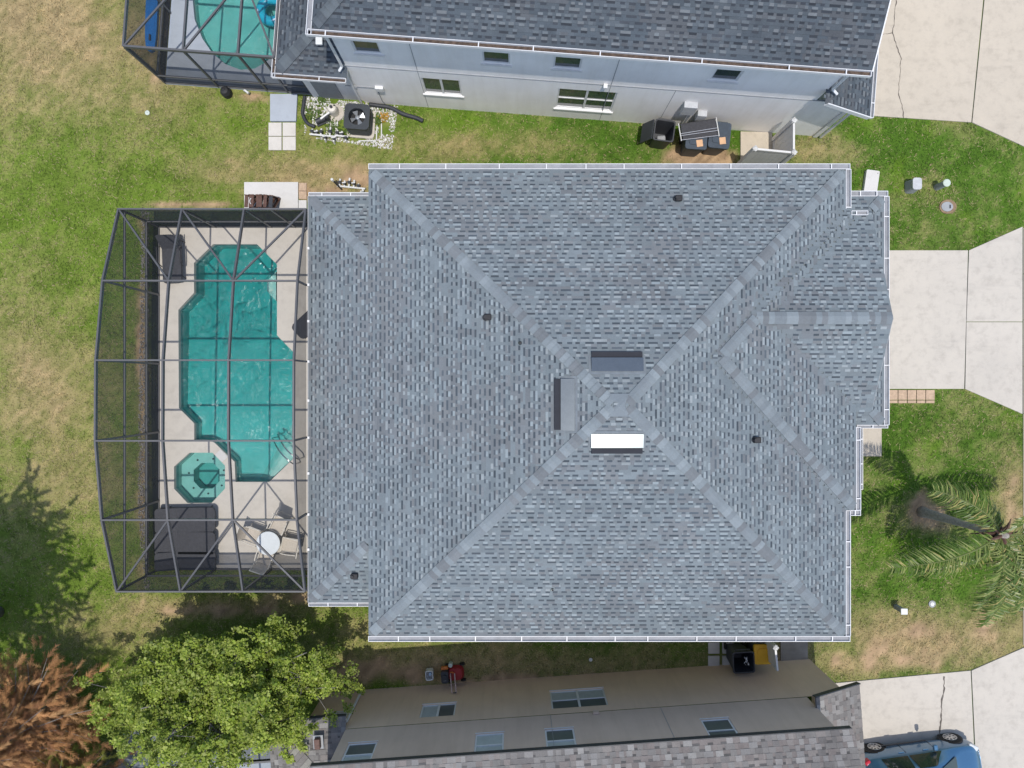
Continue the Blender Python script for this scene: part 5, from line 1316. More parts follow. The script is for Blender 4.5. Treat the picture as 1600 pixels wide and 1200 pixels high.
for k in range(14):
    a = Vector((random.uniform(-.05, .07), random.uniform(-.14, .14), random.uniform(0, .05))); mb.add([a, a + Vector((random.uniform(.02, .07), random.uniform(-.05, .05), random.uniform(-.02, .03))), a + Vector((random.uniform(-.03, .04), random.uniform(.03, .07), random.uniform(-.01, .04)))], [(0, 1, 2)])
mb.build('sheet', M['pvc'], o)

# ---------------- vinyl fences
def fence_panel(A, B, label, H=1.8, board=.15, posts=(True, True)):
    A = Vector((*A, 0)); B = Vector((*B, 0)); d = (B - A); L = d.length; ang = math.atan2(d.y, d.x)
    o = thing('vinyl_fence', label, 'fence', A, ang, 'white vinyl fence panels beside the houses')
    for k, on in enumerate(posts):
        if on:
            MB().bb(L * k - .065, L * k + .065, -.065, .065, 0, H + .05).build('post', M['vinyl'], o, bevel=.008)
            MB().lathe((L * k, 0, H + .05), [(.1, 0), (.1, .03), (.02, .08)], 4).build('post_cap', M['vinyl'], o)
    for z in (.12, H - .03): MB().bb(.066, L - .066, -.03, .03, z - .05, z + .06).build('rail', M['vinyl'], o)
    n = max(2, int((L - .13) / board))
    for i in range(n):
        a = .066 + (L - .132) * i / n; b_ = .066 + (L - .132) * (i + 1) / n
        MB().bb(a + .003, b_ - .003, -.012, .012, .171, H - .082).build('board', M['vinyl'], o)
    return o
def pf(px, py, z=1.85): return P2(px, py, z)
fence_panel(pf(1241, 238), pf(1241, 188), 'white vinyl fence panel running out from the pale house wall')
fence_panel(pf(1241, 238), pf(1180, 232), 'white vinyl fence panel in line with the grey roof edge', posts=(False, True))
fence_panel(pf(1212, 1012), pf(1216, 1052), 'narrow white vinyl fence panel beside the yellow-lidded bin', posts=(True, False))

# ================================================================== LOWER NEIGHBOUR HOUSE
sh = thing('neighbor_house', 'two-storey tan and grey stucco house with brown shingle roof below', 'house', (SO[0], SO[1], 0), AS)
s_low = [win_rect(p, SO, AS) for p in ([(653.7, 1121.8), (710, 1117), (713.8, 1097), (660.8, 1101)], [(861, 1106.8), (951, 1102), (943, 1075), (859.5, 1079)], [(512, 1128), (540, 1124), (545, 1111), (514, 1114)])]
s_up = [win_rect(p, SO, AS) for p in ([(531, 1191), (580, 1187), (590, 1157.7), (544, 1160.6)], [(739.6, 1175.6), (786.8, 1173), (788, 1143.3), (743.5, 1145.4)], [(853, 1167.9), (900.8, 1165), (896.9, 1136), (851.4, 1138.6)], [(1109, 1151.6), (1156.9, 1149), (1139, 1120.7), (1094, 1123)])]
s_up = [(a, b_, min(c, d), min(c, d) + 1.25) for a, b_, c, d in s_up]
mb = MB(); wall_plane(mb, -16.4, 0, -.05, 2.72, 0, -1, s_low); mb.add([(0, 0, -.05), (0, -9, -.05), (0, -9, 2.72), (0, 0, 2.72)], [(0, 1, 2, 3)]); mb.build('wall', M['stucco_tan'], sh)
mb = MB(); wall_plane(mb, -15.05, -1.2, 2.723, 5.15, -.012, -1, s_up)
mb.add([(-15.05, -.012, 2.5), (-15.05, -9, 2.5), (-15.05, -9, 5.15), (-15.05, -.012, 5.15)], [(0, 1, 2, 3)]); mb.add([(-1.2, -.012, 2.72), (-1.2, -9, 2.72), (-1.2, -9, 5.15), (-1.2, -.012, 5.15)], [(0, 1, 2, 3)])
mb.build('upper_wall', M['stucco_grey'], sh)
for x in (-8.9, -5.6): MB().bb(x - .006, x + .006, -.02, -.004, 2.75, 5.1).build('control_joint', M['utility_grey'], sh)
for i, wv in enumerate(s_low): window(sh, *wv, 0, -1, ['slider', 'twin', 'single'][i], panes=[('blind', 'screen_pane'), ('screen_pane', 'blind'), ('screen_pane',)][i])
for i, wv in enumerate(s_up): window(sh, *wv, -.012, -1, 'hung', panes=[('blind', 'screen_pane'), ('blind', 'blind'), ('blind', 'screen_pane'), ('screen_pane', 'screen_pane')][i])
sr = Roof(); TS = .42
sr.mod(-15.42, -1.0, -9.4, .22, [pl(0, -TS, 0, .22, 5.2), pl(0, TS, 0, -9.4, 5.2)])
skeep = lambda x, y, z: y > -2.6
s_roof = build_roof(sh, sr, M['shingle_dark'], PAL_S, keep=skeep, style='tab', n_obj=300, deck_step=.6)
sg = Roof(); sg.mod(-1.25, .36, -9, .30, [pl(-.42, 0, .36, 0, 2.8)])
build_roof(sh, sg, M['shingle_dark'], PAL_S, keep=lambda x, y, z: y > -4, style='tab', n_obj=80, deck_step=.5)
sl_ = Roof(); sl_.mod(-17.4, -15.06, -9, .32, [pl(.36, 0, -17.4, 0, 2.6), pl(0, -.36, 0, .32, 2.6)])
sl_roof = build_roof(sh, sl_, M['shingle_dark'], PAL_S, keep=lambda x, y, z: y > -4, style='tab', n_obj=80, deck_step=.5)
ridge_caps(sl_roof, sl_, (-17.3, .22), (-15.1, .32 - 2.3), M['shingle_dark'], PAL_S, half=.2)
mb = MB(); mb.bb(-15.4, -1.02, .222, .245, 5.05, 5.205); mb.build('fascia', M['dark_plastic'], sh)
MB().bb(-17.38, -15.08, .322, .345, 2.46, 2.61).build('fascia', M['dark_plastic'], sh)
mb = MB(); mb.bar((-1.25, .315, 2.8 + .42 * 1.6 - .06), (.36, .315, 2.75), .03, .15); mb.build('rake_board', M['dark_plastic'], sh)
mb = MB(); mb.bb(-15.4, -1.02, -9.3, .218, 5.0, 5.04); mb.build('soffit', M['stucco_grey'], sh)
mb = MB(); mb.add([(-1.2, .28, 3.4), (.3, .28, 2.7), (.3, 0, 2.7), (-1.2, 0, 3.4)], [(0, 1, 2, 3)]); mb.build('rake_soffit', M['stucco_grey'], sh)
downspout(sh, [(-15.1, .25, 2.55), (-15.1, .06, 2.4), (-15.1, .06, .1)])
x_, z_ = px_on_wall(931, 1112, SO, AS, .05); MB().bb(x_ - .09, x_ + .09, .002, .06, z_ - .07, z_ + .07).build('wall_vent', M['stucco_grey'], sh)
o = thing('vent_pipe', 'brown cowled vent pipe on the lower house\'s small rear roof', 'vent pipe', P(497, 1160, 2.95), AS); MB().box((0, 0, .06), (.17, .3, .16)).build('cowl', M['brown_wicker'], o, bevel=.02); MB().box((0, 0, -.02), (.3, .4, .02)).build('flashing', M['utility_grey'], o)
# lower neighbour cage
sc = thing('pool_cage', 'grey screened cage half hidden under the green tree at the bottom', 'pool cage', (*loc2w(SO, AS, -20.2, -2.6), 0), AS)
sxs = [-3.2, -1.6, 0, 1.6, 2.8]; sys_ = [1.7, -.5, -2.7]
for x in sxs:
    for a, b_ in zip(sys_[:-1], sys_[1:]): MB().bar((x, a, 2.5), (x, b_, 2.5), .055, .11).build('purlin', M['cage_metal'], sc)
    MB().bb(x - .03, x + .03, 1.67, 1.73, .02, 2.44).build('post', M['cage_metal'], sc)
for y in sys_: MB().bar((sxs[0], y, 2.503), (sxs[-1], y, 2.503), .06, .12).build('beam', M['cage_metal'], sc)
for i in range(4):
    for k in range(2): cage_panel(sc, [(sxs[i], sys_[k], 2.5), (sxs[i + 1], sys_[k], 2.5), (sxs[i + 1], sys_[k + 1], 2.5), (sxs[i], sys_[k + 1], 2.5)], M['screen_roof'])
    cage_panel(sc, [(sxs[i], 1.7, .1), (sxs[i + 1], 1.7, .1), (sxs[i + 1], 1.7, 2.44), (sxs[i], 1.7, 2.44)], M['screen_wall'])
    MB().bb(sxs[i] + .03, sxs[i + 1] - .03, 1.675, 1.725, .85, .91).build('chair_rail', M['cage_metal'], sc)
mb = MB(); mb.prism([(-3.3, -3), (2.9, -3), (2.9, 1.75), (-3.3, 1.75)], -.1, .04); o = mb.build('pool_deck', M['slab_grey'], None, tuple(sc.location), AS); tag(o, kind='structure')

# ================================================================== YARD OBJECTS
def disc_cap(px, py, label, r=.09, mat='pale_cap', h=.03, ring=False):
    o = thing('cleanout_cap', label, 'drain cap', P(px, py, h), group='round drain caps in the lawns')
    MB().lathe((0, 0, -h), [(r, 0), (r, h), (r * .8, h + .008), (r * .3, h + .008)], 20).build('cap', M[mat], o)
    MB().lathe((0, 0, .006), [(r * .28, 0), (r * .25, .02)], 6).build('lug', M[mat], o)
    if ring: MB().prism([(r * 1.7 * math.cos(2 * PI * i / 20), r * 1.7 * math.sin(2 * PI * i / 20)) for i in range(20)], -h, -h + .02, holes=[[(r * 1.05 * math.cos(2 * PI * i / 20), r * 1.05 * math.sin(2 * PI * i / 20)) for i in range(20)]]).build('collar', M['utility_grey'], o)
disc_cap(230, 176, 'pale green round drain cap in the lawn by the neighbour\'s cage', .08)
disc_cap(923, 1031, 'white round drain cap in the shaded strip between houses', .06, 'pvc')
disc_cap(1457, 944, 'small white drain cap with grey collar below the palm', .07, 'pvc', ring=True)
o = thing('vent_standpipe', 'dark standpipe with pale round cap in the upper front lawn', 'standpipe', P(1463.5, 293, 0)); MB().cyl((0, 0, 0), .105, .54, 24).build('pipe', M['utility_grey'], o); MB().lathe((0, 0, .54), [(.125, 0), (.125, .03), (.1, .045)], 24).build('cap', M['pale_cap'], o)
ux, uy, _ = P(1433, 287, .45)
o = thing('utility_pedestal', 'grey utility pedestal box standing in the upper front lawn', 'utility box', (ux, uy, 0)); mb = MB(); a_, b_ = rrect(.34, .42, .08), rrect(.27, .36, .07); nn = len(a_)
mb.add([(*p, 0) for p in a_] + [(*p, .42) for p in b_] , [(i, (i + 1) % nn, nn + (i + 1) % nn, nn + i) for i in range(nn)]); mb.build('body', M['utility_grey'], o); MB().prism(rrect(.3, .39, .08), .42, .47).build('lid', M['grey_box'], o, bevel=.015)
o = thing('meter_box', 'oval grey water meter box flush in the upper front lawn', 'meter box', P(1481, 323, .02)); el = [(.29 * math.cos(2 * PI * i / 28), .24 * math.sin(2 * PI * i / 28)) for i in range(28)]; e2 = [(x * .7 - .03, y * .7) for x, y in el]
MB().prism(el, -.05, .012, holes=[e2]).build('collar', M['mulch'], o); MB().prism([(x * .97 - .001, y * .97) for x, y in e2], -.05, .02).build('lid', M['utility_grey'], o, bevel=.005); MB().bb(.04, .09, -.06, .06, .02, .026).build('hatch', M['dark_plastic'], o)
o = thing('transformer_pad', 'white slab box on the lawn behind the garage corner', 'utility slab', P(1361, 285, .1), math.radians(-8)); MB().prism(rrect(.44, .8, .04), -.1, .05).build('lid', M['pale_vinyl'] if False else M['pad'], o, bevel=.015); MB().cyl((.16, .32, .05), .015, .008, 8).build('bolt', M['dark_plastic'], o)
lx, ly, _ = P(1412, 955, .5)
o = thing('lamp_bollard', 'short square bollard with white cap in the front lawn below the palm', 'bollard', (lx, ly, 0)); MB().bb(-.07, .07, -.07, .07, 0, .5).build('post', M['utility_grey'], o, bevel=.01); MB().bb(-.11, .11, -.1, .1, .5, .55).build('cap', M['pvc'], o, bevel=.012)
# rain barrel-like speaker by neighbour cage, pipe stub
o = thing('ground_speaker', 'small black domed box on the ground at the neighbour\'s cage foot', 'box', P(356, 147, 0)); MB().lathe((0, 0, 0), [(.17, 0), (.17, .22), (.12, .33), (.03, .36)], 16).build('shell', M['black_rubber'], o, smooth=False); MB().lathe((0, 0, .36), [(.04, 0), (.02, .03)], 8).build('knob', M['dark_plastic'], o)
o = thing('pvc_elbow', 'white pipe elbow sticking up at the neighbour\'s cage foot', 'pipe', P(384, 144, 0)); MB().tube([(0, 0, 0), (0, 0, .16), (.05, -.02, .21), (.15, -.1, .2)], .035, 10).build('pipe', M['pvc'], o, smooth=True); MB().tube([(.14, -.09, .2), (.17, -.115, .2)], .045, 10).build('collar', M['pvc'], o)
# crate and mower in the shaded side yard
o = thing('plastic_crate', 'white plastic crate on the shaded ground beside the red mower', 'crate', P(672, 1051, .15), .12); a_ = rrect(.25, .32, .05); MB().prism(a_, 0, .26, holes=[[(x * .82, y * .82) for x, y in a_]]).build('body', M['pvc'], o); MB().prism([(x * .83, y * .83) for x, y in a_], 0, .03).build('floor', M['grey_box'], o); MB().box((.02, 0, .1), (.09, .1, .1), .4).build('handle', M['pale_vinyl'], o, bevel=.02)
mx_, my_, _ = P(705, 1054, .25)
o = thing('lawn_mower', 'red push mower with black engine parked against the tan wall', 'lawn mower', (mx_, my_, 0), .08)
mb = MB(); pr = rrect(.56, .5, .16); nn = len(pr); mb.add([(x + .14, y, .1) for x, y in pr] + [(x * .8 + .14, y * .8, .26) for x, y in pr], [(i, (i + 1) % nn, nn + (i + 1) % nn, nn + i) for i in range(nn)] + [tuple(range(nn, 2 * nn))]); mb.build('deck', M['mower_red'], o)
MB().prism(rrect(.24, .4, .07), .2, .46).build('engine', M['dark_plastic'], o, (-.2, 0, 0), bevel=.03); MB().cyl((-.2, 0, .46), .09, .05, 16).build('starter_cover', M['dark_plastic'], o); MB().bb(-.24, -.16, -.1, -.04, .462, .5).build('decal_plate', M['grey_box'], o)
MB().bb(-.32, -.08, .2, .3, .2, .34).build('fuel_tank', M['mower_orange'], o, bevel=.03); MB().cyl((-.0, .32, .1), .07, .2, 12).build('fuel_cap', M['pale_cap'], o)
for sx in (-.02, .12):
    MB().tube([(sx, .05, .3), (sx + .02, -.12, .5), (sx + .07, -.36, .85)], .02, 8).build('handle_tube', M['mower_pale'], o)
MB().tube([(.09, -.36, .85), (.19, -.36, .85)], .02, 8).build('grip', M['dark_plastic'], o); MB().tube([(-.02, .1, .33), (.05, .12, .36), (.12, .05, .3)], .018, 8).build('throttle_bar', M['mower_orange'], o)
for sx in (-.1, .38):
    for sy in (-.27, .27): MB().tube([(sx, sy - .025, .09), (sx, sy + .025, .09)], .09, 16).build('wheel', M['tyre'], o)

# ================================================================== CAR
def make_car():
    rw = Vector((*P2(1366, 1168, .3), 0)); fw = Vector((*P2(1484, 1153, .3), 0)); d = (fw - rw).normalized(); ang = math.atan2(d.y, d.x)
    wb = (fw - rw).length; W = 1.7
    side = Vector((d.y, -d.x, 0))   # toward the right hand side of the car (away from camera centre)
    mid = (rw + fw) / 2 + side * (W / 2 - .02)
    car = thing('parked_car', 'blue hatchback car parked on the lower driveway, nose to the street', 'car', (mid.x, mid.y, 0), ang)
    xr, xf = -wb / 2, wb / 2
    # stations: x, half width at sill, half width at belt, half width at roof, belt z, top z, low z
    st = [(xr - .62, .60, .66, .48, .86, .98, .42), (xr - .52, .74, .77, .52, .90, 1.22, .28), (xr - .25, .80, .83, .55, .93, 1.42, .22), (xr + .25, .83, .85, .58, .94, 1.48, .20), (xr + .8, .84, .85, .59, .93, 1.50, .18),
          (xr + 1.35, .84, .85, .58, .91, 1.47, .18), (xr + 1.75, .84, .85, .56, .90, 1.34, .18), (xf - .42, .84, .84, .60, .89, 1.10, .19), (xf - .12, .83, .83, .62, .87, .96, .20), (xf + .25, .82, .80, .60, .82, .88, .22), (xf + .55, .76, .72, .52, .72, .78, .24), (xf + .72, .58, .56, .40, .60, .66, .32)]
    v = []; fcs = []
    for (x, ws, wb_, wr, zb, zt, zl) in st:
        prof = [(ws * .92, zl), (ws, zl + .1), (wb_ + .015, (zl + zb) * .52), (wb_, zb - .06), (wb_ - .03, zb), (wr + (wb_ - .03 - wr) * .35, zb + (zt - zb) * .66), (wr, zt - .035), (wr * .72, zt), (0, zt + .015)]
        full = [(-y, z) for y, z in prof] + [(y, z) for y, z in prof[::-1][1:]]
        v += [(x, y, z) for y, z in full]
    n = 17
    for i in range(len(st) - 1):
        for k in range(n - 1): fcs.append((i * n + k, (i + 1) * n + k, (i + 1) * n + k + 1, i * n + k + 1))
        fcs.append((i * n + n - 1, (i + 1) * n + n - 1, (i + 1) * n, i * n))
    fcs.append(tuple(range(n))[::-1]); fcs.append(tuple(range((len(st) - 1) * n, len(st) * n)))
    mb = MB(); mb.add(v, fcs); body = mb.build('body', M['car_paint'], car, smooth=True)
    sd = body.modifiers.new('subsurf', 'SUBSURF'); sd.levels = 2; sd.render_levels = 2
    def belt(x, up, sg):  # point on the greenhouse side
        xs = [s[0] for s in st]; g = lambda j: float(np.interp(x, xs, [s[j] for s in st]))
        wbl, wr, zb, zt = g(2), g(3), g(4), g(5); y = (wbl - .03) + (wr - (wbl - .03)) * up; return (x, sg * (y + .018), zb + (zt - zb) * up)
    for sg in (-1, 1):
        for a, b_ in ((xr - .12, xr + .74), (xr + .79, xr + 1.70)):
            m = MB(); u0, u1 = .08, .88; nq = 8; vs = []
            for i in range(nq + 1):
                f_ = i / nq; xa = a + (b_ + (.18 if b_ > xr + 1.5 else 0) - a) * f_; xb = a + .1 + (b_ - (.22 if b_ > xr + 1.5 else .0) - a - .1) * f_
                for g_ in (0, .5, 1): vs.append(belt(xa + (xb - xa) * g_, u0 + (u1 - u0) * g_, sg))
            m.add(vs, [(3 * i + k, 3 * i + 3 + k, 3 * i + 4 + k, 3 * i + 1 + k) for i in range(nq) for k in (0, 1)]); m.build('side_window', M['car_glass'], car)
        dr = MB(); dr.bb(xr + .1, xr + 1.7, sg * .868 - .008, sg * .868 + .008, .30, .36); dr.build('side_moulding', M['dark_plastic'], car)
        for xx in (xr + .62, xr + 1.42): MB().bb(xx - .09, xx + .09, sg * .862 - .014, sg * .862 + .014, .80, .835).build('door_handle', M['car_paint'], car)
        for xx in (xr + .76, xr + 1.72): MB().bb(xx - .004, xx + .004, sg * .858 - .006, sg * .858 + .006, .32, .86).build('door_seam', M['black_rubber'], car)
        mm_ = MB(); mm_.box((xr + 1.66, sg * .98, .98), (.13, .2, .13)); mm_.build('wing_mirror', M['car_paint'], car, bevel=.04)
        MB().bb(xr + 1.63, xr + 1.69, sg * .84 if sg > 0 else -.92, sg * .92 if sg > 0 else -.84, .93, .97).build('mirror_stalk', M['dark_plastic'], car)
        MB().box((xr - .53, sg * .70, .84), (.2, .16, .2), sg * .5).build('tail_lamp', M['red_lamp'], car, bevel=.04)
        MB().box((xf + .50, sg * .66, .68), (.34, .16, .12), -sg * .55).build('headlamp', M['lamp_clear'], car, bevel=.04)
        for xx in (xr, xf):
            ya = sg * (W / 2 - .02)
            MB().tube([(xx, ya - sg * .05, .31), (xx, ya + sg * .012, .31)], .37, 32).build('wheel_arch', M['black_rubber'], car)
            w = thing_part('wheel', car, (xx, ya, .31))
            MB().tube([(0, -.1, 0), (0, sg * .022 if sg > 0 else -.022, 0)] if sg > 0 else [(0, .1, 0), (0, -.022, 0)], .31, 32).build('tyre', M['tyre'], w, smooth=False)
            yo = sg * .03
            MB().tube([(0, yo - sg * .01, 0), (0, yo, 0)], .205, 28).build('rim_dish', M['dark_plastic'], w)
            rm = MB()
            for k in range(9):
                t = 2 * PI * k / 9 + .1; rm.bar((.03 * math.cos(t), yo + sg * .012, .03 * math.sin(t)), (.195 * math.cos(t), yo + sg * .006, .195 * math.sin(t)), .05, .016, up=(0, 1, 0))
            pr = [((.2) * math.cos(2 * PI * i / 28), yo + sg * .008, .2 * math.sin(2 * PI * i / 28)) for i in range(29)]
            rm.tube(pr, .014, 6, cap=False); rm.build('rim', M['alloy'], w)
    # windscreen, rear window
    def top(x, yf, h): 
        xs = [s[0] for s in st]; g = lambda j: float(np.interp(x, xs, [s[j] for s in st])); return (x, yf * g(3), g(5) + h - .02 * abs(yf) ** 2)
    m = MB(); n2 = 8; vs = []
    for i in range(n2 + 1):
        yf = -1 + 2 * i / n2; a = top(xr + 1.62, yf * .93, .02); b_ = top(xf - .28, yf * 1.05, .03); vs += [a, b_]
    m.add(vs, [(2 * i, 2 * i + 1, 2 * i + 3, 2 * i + 2) for i in range(n2)]); m.build('windscreen', M['car_glass'], car, smooth=True)
    vs = []; m = MB()
    for i in range(n2 + 1):
        yf = -1 + 2 * i / n2; vs += [top(xr - .28, yf * .9, .02), top(xr - .55, yf * .95, .02)]
    m.add(vs, [(2 * i, 2 * i + 1, 2 * i + 3, 2 * i + 2) for i in range(n2)]); m.build('rear_window', M['car_glass'], car, smooth=True)
    MB().bb(xr - .66, xr - .58, -.6, .6, .42, .6).build('rear_bumper', M['car_paint'], car, bevel=.03); MB().bb(xf + .62, xf + .70, -.35, .35, .34, .46).build('grille', M['black_rubber'], car, bevel=.02)
    for yy in (-.2, .3): MB().bar((xf - .3, yy - .3, 1.0), (xf - .32, yy + .25, 1.02), .02, .02).build('wiper', M['black_rubber'], car)
def thing_part(name, parent, loc):
    o = bpy.data.objects.new(name, None); o.empty_display_size = .1; COL.objects.link(o); o.parent = parent; o.location = loc; return o
make_car()

# ================================================================== VEGETATION
def leaf_cloud(clumps, per, leaf, cols, seed, flat=1.1):
    r = np.random.default_rng(seed); V = []; C = []
    for (c, rad, shade) in clumps:
        n = int(per * r.uniform(.7, 1.3))
        d = r.normal(size=(n, 3)); d /= np.linalg.norm(d, axis=1)[:, None]; d *= (r.random(n) ** .6)[:, None] * rad; d[:, 2] *= .6
        ax = r.normal(size=3); ax[2] *= .3; ax /= np.linalg.norm(ax); d += (d @ ax)[:, None] * ax[None, :] * r.uniform(.4, 1.6)
        p = d + np.array(c)
        nrm = r.normal(size=(n, 3)); nrm[:, 2] = np.abs(nrm[:, 2]) + flat; nrm /= np.linalg.norm(nrm, axis=1)[:, None]
        u = np.cross(nrm, r.normal(size=(n, 3))); u /= np.linalg.norm(u, axis=1)[:, None]; w = np.cross(nrm, u)
        L = (leaf * r.lognormal(0, .38, n))[:, None]
        q = np.stack([p - u * L * .5, p + w * L * .34 + nrm * L * .06, p + u * L * .5, p - w * L * .34 + nrm * L * .06], 1); V.append(q.reshape(-1, 3))
        base = np.array(cols)[r.integers(0, len(cols), n)] * shade * r.uniform(.75, 1.25, n)[:, None]; C.append(np.repeat(base, 4, axis=0))
    return np.concatenate(V), np.concatenate(C)
def quads_obj(name, V, C, mat, parent):
    n = len(V) // 4; me = bpy.data.meshes.new(name); me.vertices.add(len(V)); me.vertices.foreach_set('co', V.astype(np.float32).ravel())
    me.loops.add(len(V)); me.loops.foreach_set('vertex_index', np.arange(len(V), dtype=np.int32)); me.polygons.add(n); me.polygons.foreach_set('loop_start', np.arange(0, 4 * n, 4, dtype=np.int32)); me.update(calc_edges=True)
    ca = me.color_attributes.new('Col', 'FLOAT_COLOR', 'POINT'); ca.data.foreach_set('color', np.c_[C, np.ones(len(C))].astype(np.float32).ravel())
    me.materials.append(mat); o = bpy.data.objects.new(name, me); COL.objects.link(o); o.parent = parent; return o

# green shade tree
def green_tree():
    bx0, by0 = -9.0, -9.45
    t = thing('shade_tree', 'broad bright green leafy tree overhanging the bottom houses', 'tree', (bx0, by0, 0))
    r = random.Random(5); limbs = MB(); clumps = []; tips = []
    MB().tube([(0, 0, -.1), (.05, .05, .8), (-.05, .0, 1.5)], [.17, .14, .12], 10).build('trunk', M['bark'], t, smooth=True)
    for k in range(30):
        a = k * 2.399 + r.uniform(-.3, .3); rx, ry = 3.35, 1.9; f = r.uniform(.45, .9) if k % 4 else r.uniform(.95, 1.12)
        end = Vector((rx * f * math.cos(a), ry * f * math.sin(a), 1.9 + 2.6 * (1 - f * f * .75) * r.uniform(.75, 1.1)))
        st_ = Vector((-.05, 0, 1.3)); m1 = st_.lerp(end, .5) + Vector((0, 0, .35)); limbs.tube([st_, m1, end], [.07, .04, .012], 6); tips.append((st_, m1, end))
        for s in range(34):
            u = r.uniform(.25, 1.05); p = (st_.lerp(m1, u * 2) if u < .5 else m1.lerp(end, (u - .5) * 2)) + Vector((r.gauss(0, .40), r.gauss(0, .34), r.gauss(.05, .26)))
            clumps.append((p, r.uniform(.12, .27), r.uniform(.7, 1.2)))
            if s % 4 == 0: limbs.tube([end.lerp(m1, .4), p], [.014, .005], 4)
    limbs.build('limbs', M['bark_grey'], t, smooth=True)
    V, C = leaf_cloud([(tuple(c), rr, s) for c, rr, s in clumps], 150, .066, [(.33, .41, .06), (.28, .37, .045), (.38, .46, .085), (.19, .27, .04), (.42, .47, .12)], 9)
    quads_obj('crown', V, C, M['leaf'], t)
green_tree()

# rusty dead-needled cypress
def dead_cypress(x, y, H, R, label, seed, n=300, cols=((.48, .25, .11), (.40, .20, .085), (.55, .32, .15), (.28, .14, .07)), zmin=1.2, nw=.009):
    t = thing('cypress_tree', label, 'tree', (x, y, 0)); r = random.Random(seed)
    MB().tube([(0, 0, -.1), (.06, 0, H * .5), (0, .04, H)], [.2, .12, .03], 10).build('trunk', M['bark_grey'], t, smooth=True)
    limbs = MB(); mb = MB(); lines = []
    for k in range(n):
        f = (k + .5) / n; z = zmin + (H - zmin) * f; a = k * 2.39996 + r.uniform(-.4, .4); L = R * (1 - .72 * f) * r.uniform(.55, 1.08)
        if k % 3 == 0: L *= .6
        root = Vector((0, 0, z - .15)); d = Vector((math.cos(a), math.sin(a), r.uniform(-.05, .28))); tip = root + d * L
        if k % 2 == 0: limbs.tube([root, root.lerp(tip, .6) + Vector((0, 0, .08)), tip], [.028, .016, .005], 5)
        # feathery sprays along the outer branch
        ns = 3 + int(L * 3.0)
        for s in range(ns):
            u = .3 + .7 * (s + r.random()) / ns; p = root.lerp(tip, u) + Vector((r.gauss(0, .1), r.gauss(0, .1), r.gauss(0, .08)))
            aa = a + r.gauss(0, .75); ax = Vector((math.cos(aa), math.sin(aa), r.uniform(-.45, .25))).normalized(); sl2 = r.uniform(.3, .55); col = r.choice(cols); kk = r.uniform(.7, 1.25)
            sd = ax.cross(Vector((0, 0, 1))).normalized(); up = sd.cross(ax)
            for q in range(22):
                tt = q / 22; base = p + ax * sl2 * tt; sg = 1 if q % 2 else -1; nl = .17 * (1 - .45 * tt) * r.uniform(.6, 1.4)
                dr = (ax * .8 + sd * sg * .75 + up * r.uniform(-.35, .5)).normalized(); w = sd.cross(dr).normalized() * .5 + ax.cross(dr) * .5
                w = dr.cross(up).normalized() * nw
                k3 = kk * r.uniform(.85, 1.15); mb.col = tuple(c * k3 for c in col); e = base + dr * nl + Vector((0, 0, -.03))
                mb.add([base - w, base + w, e], [(0, 1, 2)])
    limbs.build('limbs', M['bark_grey'], t); mb.build('crown', M['needle'], t)
dead_cypress(-15.1, -10.6, 5.2, 2.75, 'rust-brown dried cypress tree at the bottom left corner', 4, 330)
dead_cypress(-17.35, -7.7, 10.5, 3.8, 'tall rust-brown cypress past the left edge, its shadow on the lawn', 8, 560, zmin=5.5, nw=.02, cols= ((.44, .24, .12), (.38, .19, .09), (.48, .27, .14), (.14, .16, .04)))
dead_cypress(-13.7, -12.6, 4.6, 2.2, 'yellow-green cypress tree in the very bottom left corner', 12, 170, ((.20, .22, .04), (.16, .19, .035), (.42, .22, .10), (.38, .2, .09)))

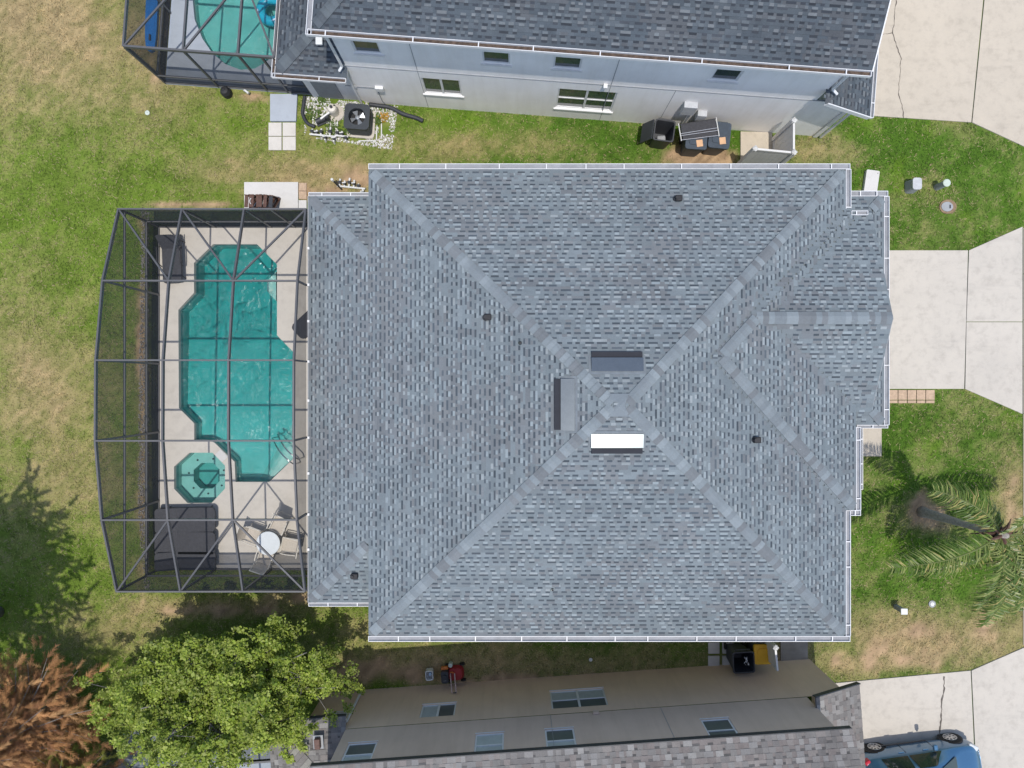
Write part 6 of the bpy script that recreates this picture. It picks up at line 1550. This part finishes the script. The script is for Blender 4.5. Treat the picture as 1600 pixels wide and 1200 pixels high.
# palm
def palm():
    bx0, by0 = 13.85, -4.32; t = thing('palm_tree', 'leaning queen palm with long arching fronds in the front lawn', 'palm tree', (bx0, by0, 0)); r = random.Random(3); H = 3.95
    prof = [(0, .2), (.3, .16), (1.2, .135), (2.4, .105), (3.3, .105), (3.7, .14), (H + .15, .07)]
    MB().tube([(.02 * math.sin(z * 2), .015 * z, z - .05 if z == 0 else z) for z, _ in prof], [q for _, q in prof], 14).build('trunk', M['palm_bark'], t, smooth=True)
    hb = MB()
    for k in range(26):
        a = k * 2.4; hb.tube([(0, .06, 3.4 + .022 * k), (.2 * math.cos(a), .06 + .2 * math.sin(a), 3.48 + .022 * k), (.52 * math.cos(a), .06 + .52 * math.sin(a), 3.2 + .03 * k)], [.05, .045, .012], 5)
    hb.build('boots', M['brown_wicker'], t)
    fr = [(204, 3.2, -1.0, 1.0), (128, 2.3, -.45, 1.0), (262, 2.5, -1.1, 1.0), (287, 2.4, -1.0, 1.0), (312, 2.7, -.8, 1.0), (335, 2.9, -.7, 1.0), (0, 2.9, -.6, 1.0), (232, 1.8, -1.9, .6), (275, 3.1, -1.5, 1.0), (300, 3.0, -1.6, 1.0), (118, 1.0, 1.1, .5)]
    for az, L, drop, wf in fr:
        a = math.radians(az); d = Vector((math.cos(a), math.sin(a), 0)); s = Vector((-d.y, d.x, 0)); bend = .9 if az == 128 else r.uniform(-.25, .25); ns = 34; pts = []
        for i in range(ns + 1):
            u = i / ns; z = H - .1 + .55 * math.sin(min(1, u * 1.25) * PI * .62) * (1 if drop < 0 else 1.5) + drop * u * u * (1 if drop < 0 else .8)
            pts.append(d * (L * (u - .06 * u * u)) + s * (bend * u * u * L * .35) + Vector((0, .06, z)))
        mb = MB(); mb.col = (.19, .23, .07); mb.tube(pts, [.032 * (1 - .85 * i / ns) + .003 for i in range(ns + 1)], 5)
        for i in range(3, ns + 1):
            u = i / ns
            for sg in (-1, 1):
                for rep in range(3):
                    p = pts[i] + (pts[min(i + 1, ns)] - pts[i]) * r.random(); ln = (.50 * math.sin(PI * (.12 + .8 * u)) + .10) * r.uniform(.8, 1.15) * wf
                    dirv = (pts[min(i + 1, ns)] - pts[i - 1]).normalized(); sv = dirv.cross(Vector((0, 0, 1))).normalized() * sg
                    dr = (dirv * r.uniform(.35, .75) + sv * .85 + Vector((0, 0, r.uniform(-.15, .5)))).normalized(); mid = p + dr * ln * .55; e = p + dr * ln + Vector((0, 0, -ln * r.uniform(.25, .7))); wv = dr.cross(Vector((0, 0, 1))).normalized() * .016
                    g = r.random(); mb.col = (.085 * (1 + .5 * g), .14 * (1 + .5 * g), .025) if g < .60 else ((.27, .31, .09) if g < .92 else (.42, .36, .13))
                    mb.add([p - wv * .5, p + wv * .5, mid + wv, mid - wv, e], [(0, 1, 2, 3), (3, 2, 4)])
        mb.build('frond', M['frond'], t)
palm()
